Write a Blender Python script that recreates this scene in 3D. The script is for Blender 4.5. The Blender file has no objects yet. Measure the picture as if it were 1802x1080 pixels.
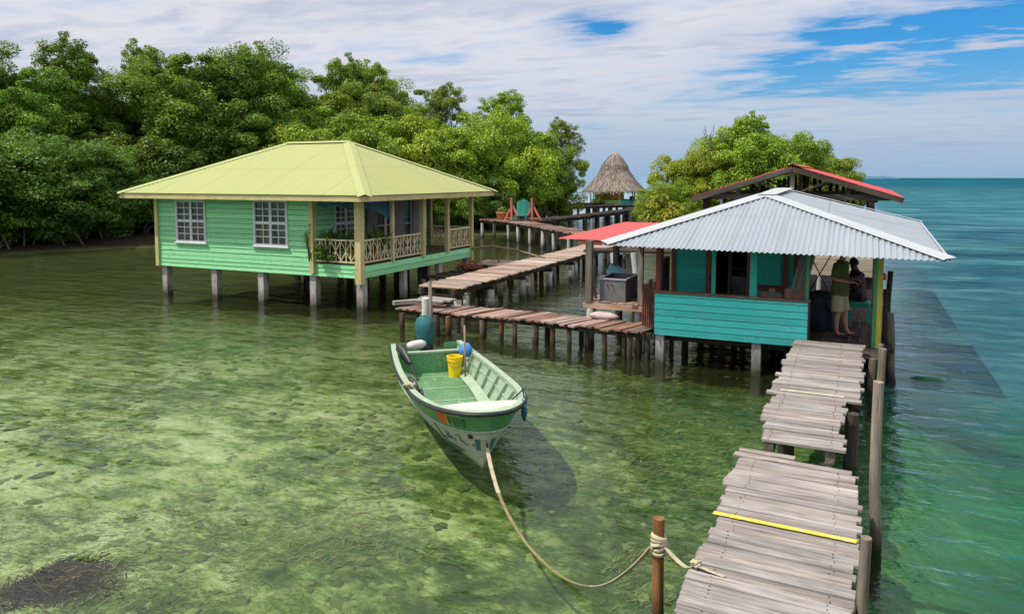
import bpy, math, random
import numpy as np
from mathutils import Vector, Matrix, Quaternion
R = random.Random(7)
sc = bpy.context.scene
col = sc.collection
PI = math.pi
# ------------------------------------------------------------------ camera
H = 3.85; F = 1325.0; YH = 313.0
PITCH = math.radians(4.5); YAW = math.radians(24.7)
PPY = YH + F*math.tan(PITCH)
cd = bpy.data.cameras.new("camera"); cam = bpy.data.objects.new("camera", cd); col.objects.link(cam)
cam.location = (0, 0, H); cam.rotation_euler = (math.radians(90)-PITCH, 0, YAW)
cd.sensor_width = 36; cd.lens = F/1802*36; cd.shift_y = -(540-PPY)/1802
cd.clip_start = .05; cd.clip_end = 60000
sc.camera = cam
FWD = Vector((-math.sin(YAW), math.cos(YAW), 0)); RGT = Vector((math.cos(YAW), math.sin(YAW), 0))
def spot(px, d):
    """ground point seen at photo column px, d metres away"""
    p = FWD*d + RGT*((px-901)/F*d); return (p.x, p.y)

# ------------------------------------------------------------------ mesh builder
class MB:
    def __init__(s): s.v=[]; s.f=[]; s.tc=[]; s.rn=[]; s.mi=[]
    def add(s, verts, faces, tc=None, rnd=None, mi=0):
        o=len(s.v); rnd = R.random() if rnd is None else rnd
        s.v += [tuple(p) for p in verts]
        s.tc += [tuple(p) for p in (tc or verts)]; s.rn += [rnd]*len(verts)
        for f in faces: s.f.append([i+o for i in f]); s.mi.append(mi)
    def beam(s, p0, p1, w, h, up=(0,0,1), mi=0, rnd=None, taper=1):
        """box from p0 to p1, w wide, h high, centred on the line"""
        p0=Vector(p0); p1=Vector(p1); d=p1-p0; L=d.length; d.normalize()
        u=Vector(up); u=u-d*u.dot(d)
        if u.length<1e-4: u=Vector((0,1,0))-d*d.y
        if u.length<1e-4: u=Vector((1,0,0))
        u.normalize(); r=d.cross(u)
        V=[];T=[]; ox,oy=R.uniform(0,50),R.uniform(0,50)
        for a,(q,k) in enumerate(((p0,1),(p1,taper))):
            for sx,sy in ((-1,-1),(1,-1),(1,1),(-1,1)):
                V.append(q+r*(sx*w/2*k)+u*(sy*h/2*k)); T.append((ox+a*L, oy+sx*w/2, sy*h/2))
        s.add(V,[(3,2,1,0),(4,5,6,7),(0,1,5,4),(1,2,6,5),(2,3,7,6),(3,0,4,7)],T,rnd,mi)
    def box(s, x0,x1,y0,y1,z0,z1, mi=0, rnd=None):
        dx,dy,dz=x1-x0,y1-y0,z1-z0
        if dx>=dy and dx>=dz: s.beam((x0,(y0+y1)/2,(z0+z1)/2),(x1,(y0+y1)/2,(z0+z1)/2),dy,dz,(0,0,1),mi,rnd)
        elif dy>=dz: s.beam(((x0+x1)/2,y0,(z0+z1)/2),((x0+x1)/2,y1,(z0+z1)/2),dx,dz,(0,0,1),mi,rnd)
        else: s.beam(((x0+x1)/2,(y0+y1)/2,z0),((x0+x1)/2,(y0+y1)/2,z1),dx,dy,(0,1,0),mi,rnd)
    def tube(s, pts, rad, n=8, mi=0, rnd=None, caps=True, wob=0, squash=None):
        pts=[Vector(p) for p in pts]
        if not hasattr(rad,'__len__'): rad=[rad]*len(pts)
        V=[];T=[];Fc=[]; L=0; ox=R.uniform(0,50)
        prev=None
        for i,p in enumerate(pts):
            d=(pts[min(i+1,len(pts)-1)]-pts[max(i-1,0)]).normalized()
            if i: L+=(p-pts[i-1]).length
            u = prev if prev is not None else (Vector((0,0,1)) if abs(d.z)<.8 else Vector((1,0,0)))
            u=(u-d*u.dot(d)).normalized(); prev=u; r=d.cross(u)
            for k in range(n):
                a=2*PI*k/n; rr=rad[i]*(1+wob*R.uniform(-1,1)); sq=squash or (1,1)
                V.append(p+u*math.cos(a)*rr*sq[0]+r*math.sin(a)*rr*sq[1]); T.append((ox+L,math.cos(a)*rad[i],math.sin(a)*rad[i]))
        for i in range(len(pts)-1):
            for k in range(n):
                a=i*n+k; b=i*n+(k+1)%n; Fc.append((a,b,b+n,a+n))
        if caps: Fc.append(tuple(range(n-1,-1,-1))); Fc.append(tuple((len(pts)-1)*n+k for k in range(n)))
        s.add(V,Fc,T,rnd,mi)
    def lathe(s, c, prof, n=20, mi=0, rnd=None, closed=True):
        V=[];Fc=[]
        for r,z in prof:
            for k in range(n):
                a=2*PI*k/n; V.append((c[0]+r*math.cos(a),c[1]+r*math.sin(a),c[2]+z))
        for i in range(len(prof)-1):
            for k in range(n):
                a=i*n+k;b=i*n+(k+1)%n; Fc.append((a,b,b+n,a+n))
        if closed: Fc.append(tuple(range(n-1,-1,-1))); Fc.append(tuple((len(prof)-1)*n+k for k in range(n)))
        s.add(V,Fc,None,rnd,mi)
    def strip(s, rows, mi=0, rnd=None, tc=None, thick=0):
        """grid of points rows[i][j] -> quads"""
        m=len(rows[0]); V=[p for r in rows for p in r]
        Fc=[(i*m+j,i*m+j+1,(i+1)*m+j+1,(i+1)*m+j) for i in range(len(rows)-1) for j in range(m-1)]
        s.add(V,Fc,tc,rnd,mi)
    def build(s, name, mats, parent=None, smooth=False, loc=None, bevel=0, auto=None):
        off=OFF.get(parent.name,Vector()) if parent is not None else Vector(loc or (0,0,0))
        me=bpy.data.meshes.new(name)
        me.from_pydata([(Vector(p)-off) for p in s.v],[],s.f)
        a=me.attributes.new('tc','FLOAT_VECTOR','POINT'); a.data.foreach_set('vector',np.array(s.tc,dtype=np.float32).ravel())
        a=me.attributes.new('rnd','FLOAT','POINT'); a.data.foreach_set('value',np.array(s.rn,dtype=np.float32))
        if not isinstance(mats,(list,tuple)): mats=[mats]
        for m in mats: me.materials.append(m)
        me.polygons.foreach_set('material_index',np.array(s.mi,dtype=np.int32))
        me.validate(); me.update()
        if smooth: me.shade_smooth()
        if smooth and auto: me.set_sharp_from_angle(angle=math.radians(auto))
        o=bpy.data.objects.new(name,me); col.objects.link(o)
        if parent is not None: o.parent=parent
        else: o.location=off
        OFF[o.name]=off
        if bevel:
            b=o.modifiers.new('bevel','BEVEL'); b.width=bevel; b.segments=1; b.limit_method='ANGLE'
        return o
OFF={}
def tag(o,label=None,cat=None,group=None,kind=None):
    if label: o['label']=label
    if cat: o['category']=cat
    if group: o['group']=group
    if kind: o['kind']=kind
    return o
def thing(name,label,cat,loc,group=None):
    o=bpy.data.objects.new(name,None); col.objects.link(o); o.location=loc; o.empty_display_size=.3
    OFF[o.name]=Vector(loc); return tag(o,label,cat,group)
def copy_tree(o,parent=None):
    c=o.copy(); col.objects.link(c)
    if parent is not None: c.parent=parent
    for ch in list(o.children): copy_tree(ch,c)
    return c

# ------------------------------------------------------------------ materials
class NT:
    def __init__(s,name):
        s.m=bpy.data.materials.new(name); s.m.use_nodes=True; s.t=s.m.node_tree; s.t.nodes.clear()
        s.out=s.n('ShaderNodeOutputMaterial')
    def n(s,typ,**k):
        nd=s.t.nodes.new(typ)
        for a,b in k.items(): setattr(nd,a,b)
        return nd
    def l(s,a,b): s.t.links.new(a,b)
    def put(s,nd,i,val):
        if hasattr(val,'is_output') : s.l(val,nd.inputs[i])
        else: nd.inputs[i].default_value=val
    def math(s,op,a,b=0,c=0,clamp=False):
        nd=s.n('ShaderNodeMath',operation=op,use_clamp=clamp)
        for i,x in enumerate((a,b,c)): s.put(nd,i,x)
        return nd.outputs[0]
    def attr(s,nm): return s.n('ShaderNodeAttribute',attribute_name=nm)
    def vec(s,src,scale=(1,1,1),loc=(0,0,0),rot=(0,0,0)):
        nd=s.n('ShaderNodeMapping'); s.l(src,nd.inputs[0]); nd.inputs['Scale'].default_value=scale; nd.inputs['Location'].default_value=loc; nd.inputs['Rotation'].default_value=rot
        return nd.outputs[0]
    def noise(s,v,scale=1,detail=5,rough=.55,dist=0):
        nd=s.n('ShaderNodeTexNoise'); s.l(v,nd.inputs['Vector']); nd.inputs['Scale'].default_value=scale; nd.inputs['Detail'].default_value=detail; nd.inputs['Roughness'].default_value=rough; nd.inputs['Distortion'].default_value=dist
        return nd.outputs[0]
    def ramp(s,f,stops):
        nd=s.n('ShaderNodeValToRGB'); e=nd.color_ramp.elements
        while len(e)<len(stops): e.new(.5)
        for i,(p,c) in enumerate(stops):
            e[i].position=p; e[i].color=(c,c,c,1) if not hasattr(c,'__len__') else (*c,1)
        s.l(f,nd.inputs[0]); return nd.outputs[0]
    def mix(s,f,a,b,mode='MIX'):
        nd=s.n('ShaderNodeMix',data_type='RGBA',blend_type=mode)
        s.put(nd,0,f)
        for i,x in ((6,a),(7,b)):
            if hasattr(x,'is_output'): s.l(x,nd.inputs[i])
            else: nd.inputs[i].default_value=(*x,1) if len(x)==3 else x
        return nd.outputs[2]
    def bump(s,h,strength=.3,dist=.01):
        nd=s.n('ShaderNodeBump'); s.l(h,nd.inputs['Height']); nd.inputs['Strength'].default_value=strength; nd.inputs['Distance'].default_value=dist; return nd.outputs[0]
    def bsdf(s,color,rough=.7,normal=None,spec=.3,metal=0,out=True):
        b=s.n('ShaderNodeBsdfPrincipled')
        if hasattr(color,'is_output'): s.l(color,b.inputs['Base Color'])
        else: b.inputs['Base Color'].default_value=(*color,1)
        s.put(b,b.inputs.find('Roughness'),rough); b.inputs['Specular IOR Level'].default_value=spec; b.inputs['Metallic'].default_value=metal
        if normal is not None: s.l(normal,b.inputs['Normal'])
        if out: s.l(b.outputs[0],s.out.inputs[0])
        return b.outputs[0]
def sc3(c,k): return tuple(min(1,x*k) for x in c)
def wood(name,c_dark,c_light,var=.35,rough=.85,grain=1.0,tintcol=None,tint=0.0,wet=False):
    t=NT(name); tc=t.attr('tc').outputs['Vector']; rn=t.attr('rnd').outputs['Fac']
    g=t.noise(t.vec(tc,(1.6*grain,26*grain,26*grain)),1,7,.62,.4)
    c=t.ramp(g,[(.28,c_dark),(.42,tuple((a+b)/2 for a,b in zip(c_dark,c_light))),(.62,c_light)])
    blot=t.noise(t.vec(tc,(1.1,3,3)),1.3,4,.6)
    c=t.mix(t.ramp(blot,[(.35,.45),(.65,0)]),c,sc3(c_dark,.9))
    crack=t.ramp(t.noise(t.vec(tc,(.9,55,55)),1,3,.7),[(.30,1),(.37,0)])
    c=t.mix(t.math('MULTIPLY',crack,.75),c,sc3(c_dark,.3))
    if tintcol: c=t.mix(t.ramp(t.noise(t.vec(tc,(.7,2,2),(9,3,1)),1.7,4,.6),[(.5-.2*tint,0),(.62,tint)]),c,tintcol)
    hs=t.n('ShaderNodeHueSaturation'); t.l(c,hs.inputs['Color']); t.l(t.math('MULTIPLY_ADD',rn,2*var,1-var),hs.inputs['Value'])
    t.l(t.math('MULTIPLY_ADD',t.math('FRACT',t.math('MULTIPLY',rn,7.3)),.6,.7),hs.inputs['Saturation'])
    c=hs.outputs[0]
    if wet:
        z=t.n('ShaderNodeSeparateXYZ'); geo=t.n('ShaderNodeNewGeometry'); t.l(geo.outputs['Position'],z.inputs[0])
        zz=t.math('ADD',z.outputs[2],t.math('MULTIPLY',t.noise(geo.outputs['Position'],7,4),.22))
        c=t.mix(t.ramp(zz,[(.16,.92),(.42,0)]),c,(.028,.024,.014))
    t.bsdf(c,rough,t.bump(t.math('SUBTRACT',g,t.math('MULTIPLY',crack,.8)),.55,.006),.2)
    return t.m
def paint(name,c,c2=None,wear=.2,wearcol=(.35,.3,.25),rough=.5,var=.1,grain=True,spec=.35,stain=0):
    t=NT(name); tc=t.attr('tc').outputs['Vector']; rn=t.attr('rnd').outputs['Fac']
    blot=t.noise(t.vec(tc,(.8,2.2,2.2)),1.6,6,.62)
    cc=t.mix(t.ramp(blot,[(.32,0),(.68,1)]),c,c2 or sc3(c,.78))
    fine=t.noise(t.vec(tc,(2.5,30,30) if grain else (8,8,8)),1,6,.65)
    cc=t.mix(t.ramp(fine,[(.3,.35),(.6,0)]),cc,sc3(c,.6))
    chip=t.math('MULTIPLY',t.noise(t.vec(tc,(3,9,9),(4,8,1)),2.3,7,.7),t.math('MULTIPLY_ADD',blot,.7,.65))
    cc=t.mix(t.ramp(chip,[(.62-.2*wear,0),(.68-.2*wear,.9)]),cc,wearcol)
    hs=t.n('ShaderNodeHueSaturation'); t.l(cc,hs.inputs['Color']); t.l(t.math('MULTIPLY_ADD',rn,2*var,1-var),hs.inputs['Value'])
    cc=hs.outputs[0]
    if stain:
        z=t.n('ShaderNodeSeparateXYZ'); geo=t.n('ShaderNodeNewGeometry'); t.l(geo.outputs['Position'],z.inputs[0])
        zz=t.math('ADD',z.outputs[2],t.math('MULTIPLY',t.noise(geo.outputs['Position'],6,4),.3))
        cc=t.mix(t.ramp(zz,[(.22,.95),(.30,.7),(.62,.0)]),cc,(.035,.03,.018))
    t.bsdf(cc,rough,t.bump(fine,.25,.004),spec)
    return t.m
def plain(name,c,rough=.6,spec=.3,metal=0,var=.25,scale=6):
    t=NT(name); o=t.n('ShaderNodeTexCoord').outputs['Object']
    nz=t.noise(o,scale,5,.6); cc=t.mix(t.ramp(nz,[(.3,0),(.7,1)]),sc3(c,1-var),sc3(c,1+var))
    t.bsdf(cc,rough,t.bump(nz,.15,.01),spec,metal); return t.m
def glass_dark(name,c=(.02,.025,.025)):
    t=NT(name); o=t.n('ShaderNodeTexCoord').outputs['Object']
    nz=t.noise(o,2.1,3,.6); cc=t.mix(t.ramp(nz,[(.4,0),(.6,1)]),c,(.09,.085,.05))
    t.bsdf(cc,.08,None,.5); return t.m
def leafmat(name,base=None,trans=.35,hue=.05):
    t=NT(name); rn=t.attr('rnd').outputs['Fac']; oi=t.n('ShaderNodeObjectInfo')
    src = oi.outputs['Color'] if base is None else None
    hs=t.n('ShaderNodeHueSaturation')
    if src is not None: t.l(src,hs.inputs['Color'])
    else: hs.inputs['Color'].default_value=(*base,1)
    t.l(t.math('MULTIPLY_ADD',rn,-hue,.5+hue*.5),hs.inputs['Hue'])
    t.l(t.math('MULTIPLY_ADD',rn,1.0,.5),hs.inputs['Value'])
    c=hs.outputs[0]
    d=t.n('ShaderNodeBsdfDiffuse'); t.l(c,d.inputs[0])
    tr=t.n('ShaderNodeBsdfTranslucent'); t.l(t.mix(.5,c,(.16,.2,.01)),tr.inputs[0])
    g=t.n('ShaderNodeBsdfGlossy'); g.inputs['Roughness'].default_value=.5; g.inputs[0].default_value=(.9,.95,.9,1)
    m1=t.n('ShaderNodeMixShader'); m1.inputs[0].default_value=trans; t.l(d.outputs[0],m1.inputs[1]); t.l(tr.outputs[0],m1.inputs[2])
    m2=t.n('ShaderNodeMixShader'); m2.inputs[0].default_value=.035; t.l(m1.outputs[0],m2.inputs[1]); t.l(g.outputs[0],m2.inputs[2])
    t.l(m2.outputs[0],t.out.inputs[0]); return t.m

M={}
M['grey_wood']=wood('bleached dock wood',(.105,.088,.078),(.385,.345,.32),.22)
M['red_wood']=wood('reddish weathered boards',(.13,.075,.055),(.40,.27,.22),.38)
M['pale_wood']=wood('pale walkway boards',(.22,.15,.11),(.48,.37,.30),.28)
M['dark_wood']=wood('dark wet wood',(.018,.014,.011),(.085,.066,.052),.45)
M['pile_wood']=wood('weathered pile wood',(.05,.04,.03),(.24,.19,.145),.4,wet=True)
M['stake']=wood('bare pole wood',(.08,.062,.046),(.32,.265,.205),.25,wet=True)
M['log']=wood('reddish log',(.07,.035,.02),(.30,.17,.10),.2,wet=True)
M['grey_pile']=paint('whitewashed pile',(.46,.44,.41),(.30,.28,.26),.35,(.2,.17,.14),.85,.2,stain=1)
M['white_pile']=paint('white pvc pile',(.68,.67,.63),(.5,.48,.44),.12,(.3,.22,.14),.6,.12,stain=1)
M['green_board']=paint('green house siding',(.24,.66,.30),(.33,.73,.39),.14,(.10,.38,.17),.55,.16)
M['cream']=paint('cream trim',(.62,.52,.24),(.5,.42,.2),.22,(.28,.2,.1),.55,.08)
M['rail_cream']=paint('pale cream railing',(.66,.58,.36),(.55,.47,.28),.15,(.3,.22,.12),.55,.12)
M['white_frame']=paint('white window paint',(.70,.70,.74),(.6,.6,.64),.12,(.4,.38,.36),.45,.05)
M['roof_green']=None
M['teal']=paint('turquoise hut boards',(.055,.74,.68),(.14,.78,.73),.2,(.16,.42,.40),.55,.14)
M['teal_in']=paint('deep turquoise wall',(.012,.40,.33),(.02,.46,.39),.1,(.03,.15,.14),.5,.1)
M['teal_post']=paint('mint post',(.02,.40,.32),(.03,.33,.27),.2,(.12,.2,.16),.5,.1)
M['redbrown']=paint('red brown trim',(.25,.058,.038),(.18,.045,.03),.2,(.10,.05,.035),.6,.15)
M['brown_sill']=paint('brown sill',(.26,.12,.085),(.19,.09,.065),.25,(.3,.22,.17),.65,.1)
M['picket']=paint('brown red picket',(.15,.045,.028),(.10,.035,.022),.3,(.09,.06,.045),.75,.3)
M['yellow_post']=paint('yellow post paint',(.58,.47,.07),(.48,.36,.05),.2,(.2,.3,.12),.5,.08)
M['green_post']=paint('green post paint',(.03,.25,.12),(.05,.28,.12),.2,(.3,.3,.05),.5,.08)
M['stripe']=paint('yellow stripe paint',(.74,.55,.03),(.66,.50,.09),.25,(.5,.45,.36),.6,.05)
M['stripe_old']=paint('worn yellow stripe paint',(.50,.42,.22),(.43,.37,.27),.55,(.5,.45,.4),.7,.05)
M['red_roof']=paint('red sheet roof',(.62,.035,.028),(.5,.045,.035),.12,(.35,.12,.1),.45,.06,grain=False)
M['red_awning']=paint('faded red awning',(.50,.075,.068),(.44,.06,.055),.08,(.5,.2,.17),.6,.05,grain=False)
M['rust']=plain('rusty nail',(.07,.035,.022),.8,.2)
M['metal_grey']=plain('grey tub metal',(.17,.165,.17),.45,.4,.2,.25,4)
M['black']=plain('black rubber',(.02,.02,.022),.5,.4,0,.3,8)
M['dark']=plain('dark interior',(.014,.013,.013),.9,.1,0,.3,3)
M['boat_green']=paint('boat green',(.085,.275,.115),(.12,.33,.15),.1,(.4,.45,.35),.4,.03,grain=False)
M['boat_floor']=paint('boat floor green',(.085,.215,.08),(.14,.275,.135),.14,(.36,.47,.34),.45,.08,grain=False)
M['boat_pale']=paint('boat pale green',(.31,.42,.28),(.38,.47,.34),.12,(.3,.42,.28),.45,.05,grain=False)
M['boat_white']=paint('boat white',(.60,.59,.555),(.48,.46,.42),.22,(.30,.26,.21),.45,.04,grain=False)
M['motor']=plain('motor cover cloth',(.028,.115,.125),.75,.2,0,.35,5)
M['yellow']=plain('yellow plastic',(.86,.60,.005),.38,.5,0,.06,5)
M['blue']=plain('blue plastic',(.05,.24,.62),.45,.4,0,.2,9)
M['lblue']=plain('light blue plastic',(.22,.56,.70),.5,.4,0,.1,5)
M['white']=plain('white plastic',(.62,.58,.55),.55,.3,0,.12,5)
M['rope']=paint('pale strap',(.58,.52,.38),(.42,.36,.22),.1,(.25,.19,.1),.85,.05)
M['wetrope']=paint('wet brown strap',(.30,.24,.11),(.2,.155,.07),.15,(.12,.09,.04),.75,.05)
M['orange']=plain('orange red sticker',(.83,.10,.035),.5,.3,0,.05,4)
M['ink']=plain('dark ink paint',(.02,.025,.02),.6)
M['inkblue']=plain('blue ink paint',(.05,.17,.22),.6)
M['glass']=glass_dark('window glass')
M['curtain']=paint('pale curtain',(.42,.41,.42),(.25,.24,.26),.05,(.3,.3,.3),.9,.3)
M['blue_cloth']=plain('blue cloth valance',(.045,.13,.19),.8,.2,0,.3,3)
M['skin']=plain('skin',(.42,.20,.135),.55,.3,0,.06,9)
M['skin_dark']=plain('dark brown skin',(.07,.036,.024),.5,.3,0,.1,9)
M['shirt']=plain('olive shirt cloth',(.10,.108,.036),.9,.1,0,.18,14)
M['shorts']=plain('khaki shorts cloth',(.40,.34,.20),.9,.1,0,.12,14)
M['darkshirt']=plain('dark plum shirt cloth',(.085,.05,.06),.9,.1,0,.3,14)
M['trousers']=plain('black trousers cloth',(.012,.012,.014),.9,.1,0,.3,14)
M['hair']=plain('dark hair',(.03,.022,.016),.7,.2,0,.3,30)
M['leaf']=leafmat('mangrove leaves')
M['fern']=leafmat('plant leaves',(.10,.19,.03))
M['bark']=wood('mangrove bark',(.05,.042,.035),(.20,.17,.14),.3)
def weedmat():
    t=NT('brown seaweed'); t.bsdf(t.ramp(t.attr('rnd').outputs['Fac'],[(.0,(.022,.016,.003)),(.55,(.055,.038,.008)),(.85,(.13,.092,.028)),(1,(.26,.20,.09))]),.9,None,.05); return t.m
M['weed']=weedmat()
M['seagrass']=leafmat('sea grass blades',(.15,.19,.045),.15,.1)
M['terracotta']=plain('terracotta pot',(.42,.19,.06),.8,.2)
M['hull_paint']=plain('green submerged hull',(.008,.12,.045),.6)
def roof_mat(name,c,c2,streak=.25,rust=(.3,.16,.08),rough=.45,metal=0,spec=.4):
    t=NT(name); tc=t.attr('tc').outputs['Vector']; rn=t.attr('rnd').outputs['Fac']
    a=t.noise(t.vec(tc,(.5,.25,1)),1,5,.6); s=t.noise(t.vec(tc,(9,.55,1)),1,5,.6)
    cc=t.mix(t.ramp(a,[(.35,0),(.65,1)]),c,c2)
    cc=t.mix(t.ramp(s,[(.33,streak),(.6,0)]),cc,sc3(c,.66))
    sp=t.noise(t.vec(tc,(1,.6,1)),2.2,9,.74); cc=t.mix(t.ramp(sp,[(.60,0),(.68,.7)]),cc,rust)
    sx=t.n('ShaderNodeSeparateXYZ'); t.l(tc,sx.inputs[0])
    seam=t.math('LESS_THAN',t.math('FRACT',t.math('DIVIDE',t.math('ADD',sx.outputs[0],t.math('MULTIPLY',t.noise(t.vec(tc,(.3,3,1)),1,2),.03)),.83)),.022)
    lap=t.math('LESS_THAN',t.math('ABSOLUTE',t.math('SUBTRACT',sx.outputs[1],1.93)),.014)
    cell=t.noise(t.vec(tc,(1.2,.4,1),(2,2,2)),1,1,.5); cc=t.mix(t.ramp(cell,[(.45,.0),(.55,.18)]),cc,c2)
    cc=t.mix(t.math('MULTIPLY',t.math('MAXIMUM',seam,lap),.5),cc,sc3(c,.42))
    dx=t.math('SUBTRACT',t.math('FRACT',t.math('DIVIDE',sx.outputs[0],.277)),.5); dy=t.math('SUBTRACT',t.math('FRACT',t.math('DIVIDE',sx.outputs[1],.62)),.5)
    scr=t.math('LESS_THAN',t.math('ADD',t.math('POWER',t.math('MULTIPLY',dx,.277),2),t.math('POWER',t.math('MULTIPLY',dy,.62),2)),.00025)
    cc=t.mix(t.math('MULTIPLY',scr,.55),cc,rust)
    hs=t.n('ShaderNodeHueSaturation'); t.l(cc,hs.inputs['Color']); t.l(t.math('MULTIPLY_ADD',rn,.12,.94),hs.inputs['Value'])
    t.bsdf(hs.outputs[0],rough,t.bump(a,.12,.02),spec,metal); return t.m
M['roof_green']=roof_mat('yellow green painted roof sheet',(.325,.37,.135),(.37,.375,.13),.22,(.42,.44,.17),.5)
M['zinc']=roof_mat('galvanised roof sheet',(.335,.375,.415),(.29,.33,.375),.35,(.33,.33,.34),.42,.25)
M['zinc_cap']=roof_mat('bright ridge flashing',(.44,.46,.475),(.39,.41,.43),.15,(.4,.36,.3),.5,.1)
M['thatch']=wood('dry palm thatch',(.12,.10,.085),(.40,.335,.28),.5)

# ------------------------------------------------------------------ setting: sky, sun
SUN=Vector((-.42,-.41,1)).normalized()
ld=bpy.data.lights.new('sun','SUN'); ld.energy=4.05; ld.angle=math.radians(.53); ld.color=(1,.95,.86)
lo=bpy.data.objects.new('sun',ld); col.objects.link(lo); lo.rotation_euler=(-SUN).to_track_quat('-Z','Y').to_euler(); lo.location=(-20,-20,50)
w=bpy.data.worlds.new("World"); sc.world=w; w.use_nodes=True
def build_world():
    t=NT.__new__(NT); t.t=w.node_tree; t.t.nodes.clear(); t.out=t.n('ShaderNodeOutputWorld')
    sky=t.n('ShaderNodeTexSky',sky_type='NISHITA'); sky.sun_disc=False
    sky.sun_elevation=math.asin(SUN.z); sky.sun_rotation=math.atan2(SUN.x,SUN.y)%(2*PI)
    sky.air_density=1.0; sky.dust_density=.6; sky.ozone_density=2.2
    g=t.n('ShaderNodeTexCoord').outputs['Generated']
    sp=t.n('ShaderNodeSeparateXYZ'); t.l(g,sp.inputs[0]); x,y,z=sp.outputs
    zc=t.math('MAXIMUM',z,0)
    az=t.math('ADD',t.math('ARCTAN2',x,y),YAW)         # radians right of the view axis
    inv=t.math('DIVIDE',1,t.math('ADD',zc,.07))
    cb=t.n('ShaderNodeCombineXYZ'); t.l(t.math('MULTIPLY',x,inv),cb.inputs[0]); t.l(t.math('MULTIPLY',y,inv),cb.inputs[1])
    cv=cb.outputs[0]
    # streaky layer rotated along the wind
    n1=t.noise(t.vec(cv,(.55,.95,1),(3.1,1.7,0),(0,0,-.35)),1.0,9,.60,.5)
    n2=t.noise(t.vec(cv,(2.0,3.6,1),(7,2,0),(0,0,-.4)),1.0,8,.62,.3)
    def blob(a0,e0,sa,se,amp):
        da=t.math('DIVIDE',t.math('SUBTRACT',az,math.radians(a0)),math.radians(sa)); de=t.math('DIVIDE',t.math('SUBTRACT',z,math.sin(math.radians(e0))),math.radians(se))
        r=t.math('ADD',t.math('MULTIPLY',da,da),t.math('MULTIPLY',de,de))
        return t.math('MULTIPLY',t.math('EXPONENT',t.math('MULTIPLY',r,-1)),amp)
    gap=blob(6.0,11.2,2.8,1.3,.70)
    for b in ((31,8.7,11,2.1,1.0),(22.5,6.0,8,.9,.42),(30,12.7,3.2,.9,.42),(21,7.8,4,1.0,.2),(15,10.0,3,.5,.10),(36,5.4,9,1.2,.3)): gap=t.math('ADD',gap,blob(*b))
    dens=t.math('ADD',t.math('MULTIPLY_ADD',t.math('SUBTRACT',n1,.5),1.1,.66),t.math('MULTIPLY',t.math('SUBTRACT',n2,.5),.85))
    dens=t.math('SUBTRACT',dens,t.math('MULTIPLY',gap,t.ramp(t.math('ADD',t.math('MULTIPLY',n2,.6),t.math('MULTIPLY',n1,.4)),[(.36,1.25),(.50,.85),(.64,.25)])))
    cl=t.ramp(dens,[(.18,0),(.42,.50),(.66,1)])
    shade=t.ramp(t.math('ADD',t.math('MULTIPLY',n1,.55),t.math('MULTIPLY',n2,.5)),[(.36,(1.10,1.08,1.09)),(.50,(.95,.94,1.0)),(.63,(.66,.72,.87))])
    kk=t.mix(1.0,shade,(7.9,7.9,8.0),'MULTIPLY'); kk=t.mix(t.ramp(z,[(.3,0),(.75,1)]),kk,(12.0,12.0,12.2))  # clouds overhead, out of view, brightened to add ambient light
    blue=t.mix(1.0,sky.outputs[0],(.20,.80,1.24),'MULTIPLY')
    low=t.ramp(z,[(0.0,1.0),(.045,.62),(.13,.08),(.2,0)])
    blue=t.mix(low,blue,(2.3,3.9,6.0))
    c=t.mix(cl,blue,kk)
    # distant air just over the horizon
    hz=t.ramp(z,[(0.0,.94),(.04,.72),(.095,.28),(.16,0)])
    c=t.mix(hz,c,(2.9,4.4,6.2))
    bg=t.n('ShaderNodeBackground'); t.l(c,bg.inputs[0]); bg.inputs[1].default_value=.10
    t.l(bg.outputs[0],t.out.inputs[0])
build_world()

# ------------------------------------------------------------------ setting: sea bed, water, shore
SHORE=[(-75,-40),(-52,5),(-42,20),(-38.6,29),(-35.5,33.5),(-29,41),(-24,47.5),(-22.5,53),(-25,60),(-40,72),(-70,90)]
SH=[Vector(p) for p in SHORE]
def shore_d(x,y):
    """signed distance to the shoreline, positive on land"""
    p=Vector((x,y)); best=1e9; sg=1
    for a,b in zip(SH[:-1],SH[1:]):
        e=b-a; k=max(0,min(1,(p-a).dot(e)/e.dot(e))); d=(p-a-e*k); L=d.length
        if L<best: best=L; sg=1 if e.x*(p.y-a.y)-e.y*(p.x-a.x)>0 else -1
    return best*sg
from mathutils import noise as mn
def bed_z(x,y):
    d=shore_d(x,y)
    z=-.50+.16*max(0,min(1,(y-10)/8))
    if d>-12: z=z+(.30-z)*max(0,min(1,(d+10)/11))**2
    if d>1: z=.3+.02*min(d,8)
    k=max(0,min(1,(x-.2)/5)); z-=k*2.2
    z+=.06*mn.noise(Vector((x*.35,y*.35,3)))+.05*mn.noise(Vector((x*1.3,y*1.3,9)))
    return z
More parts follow.
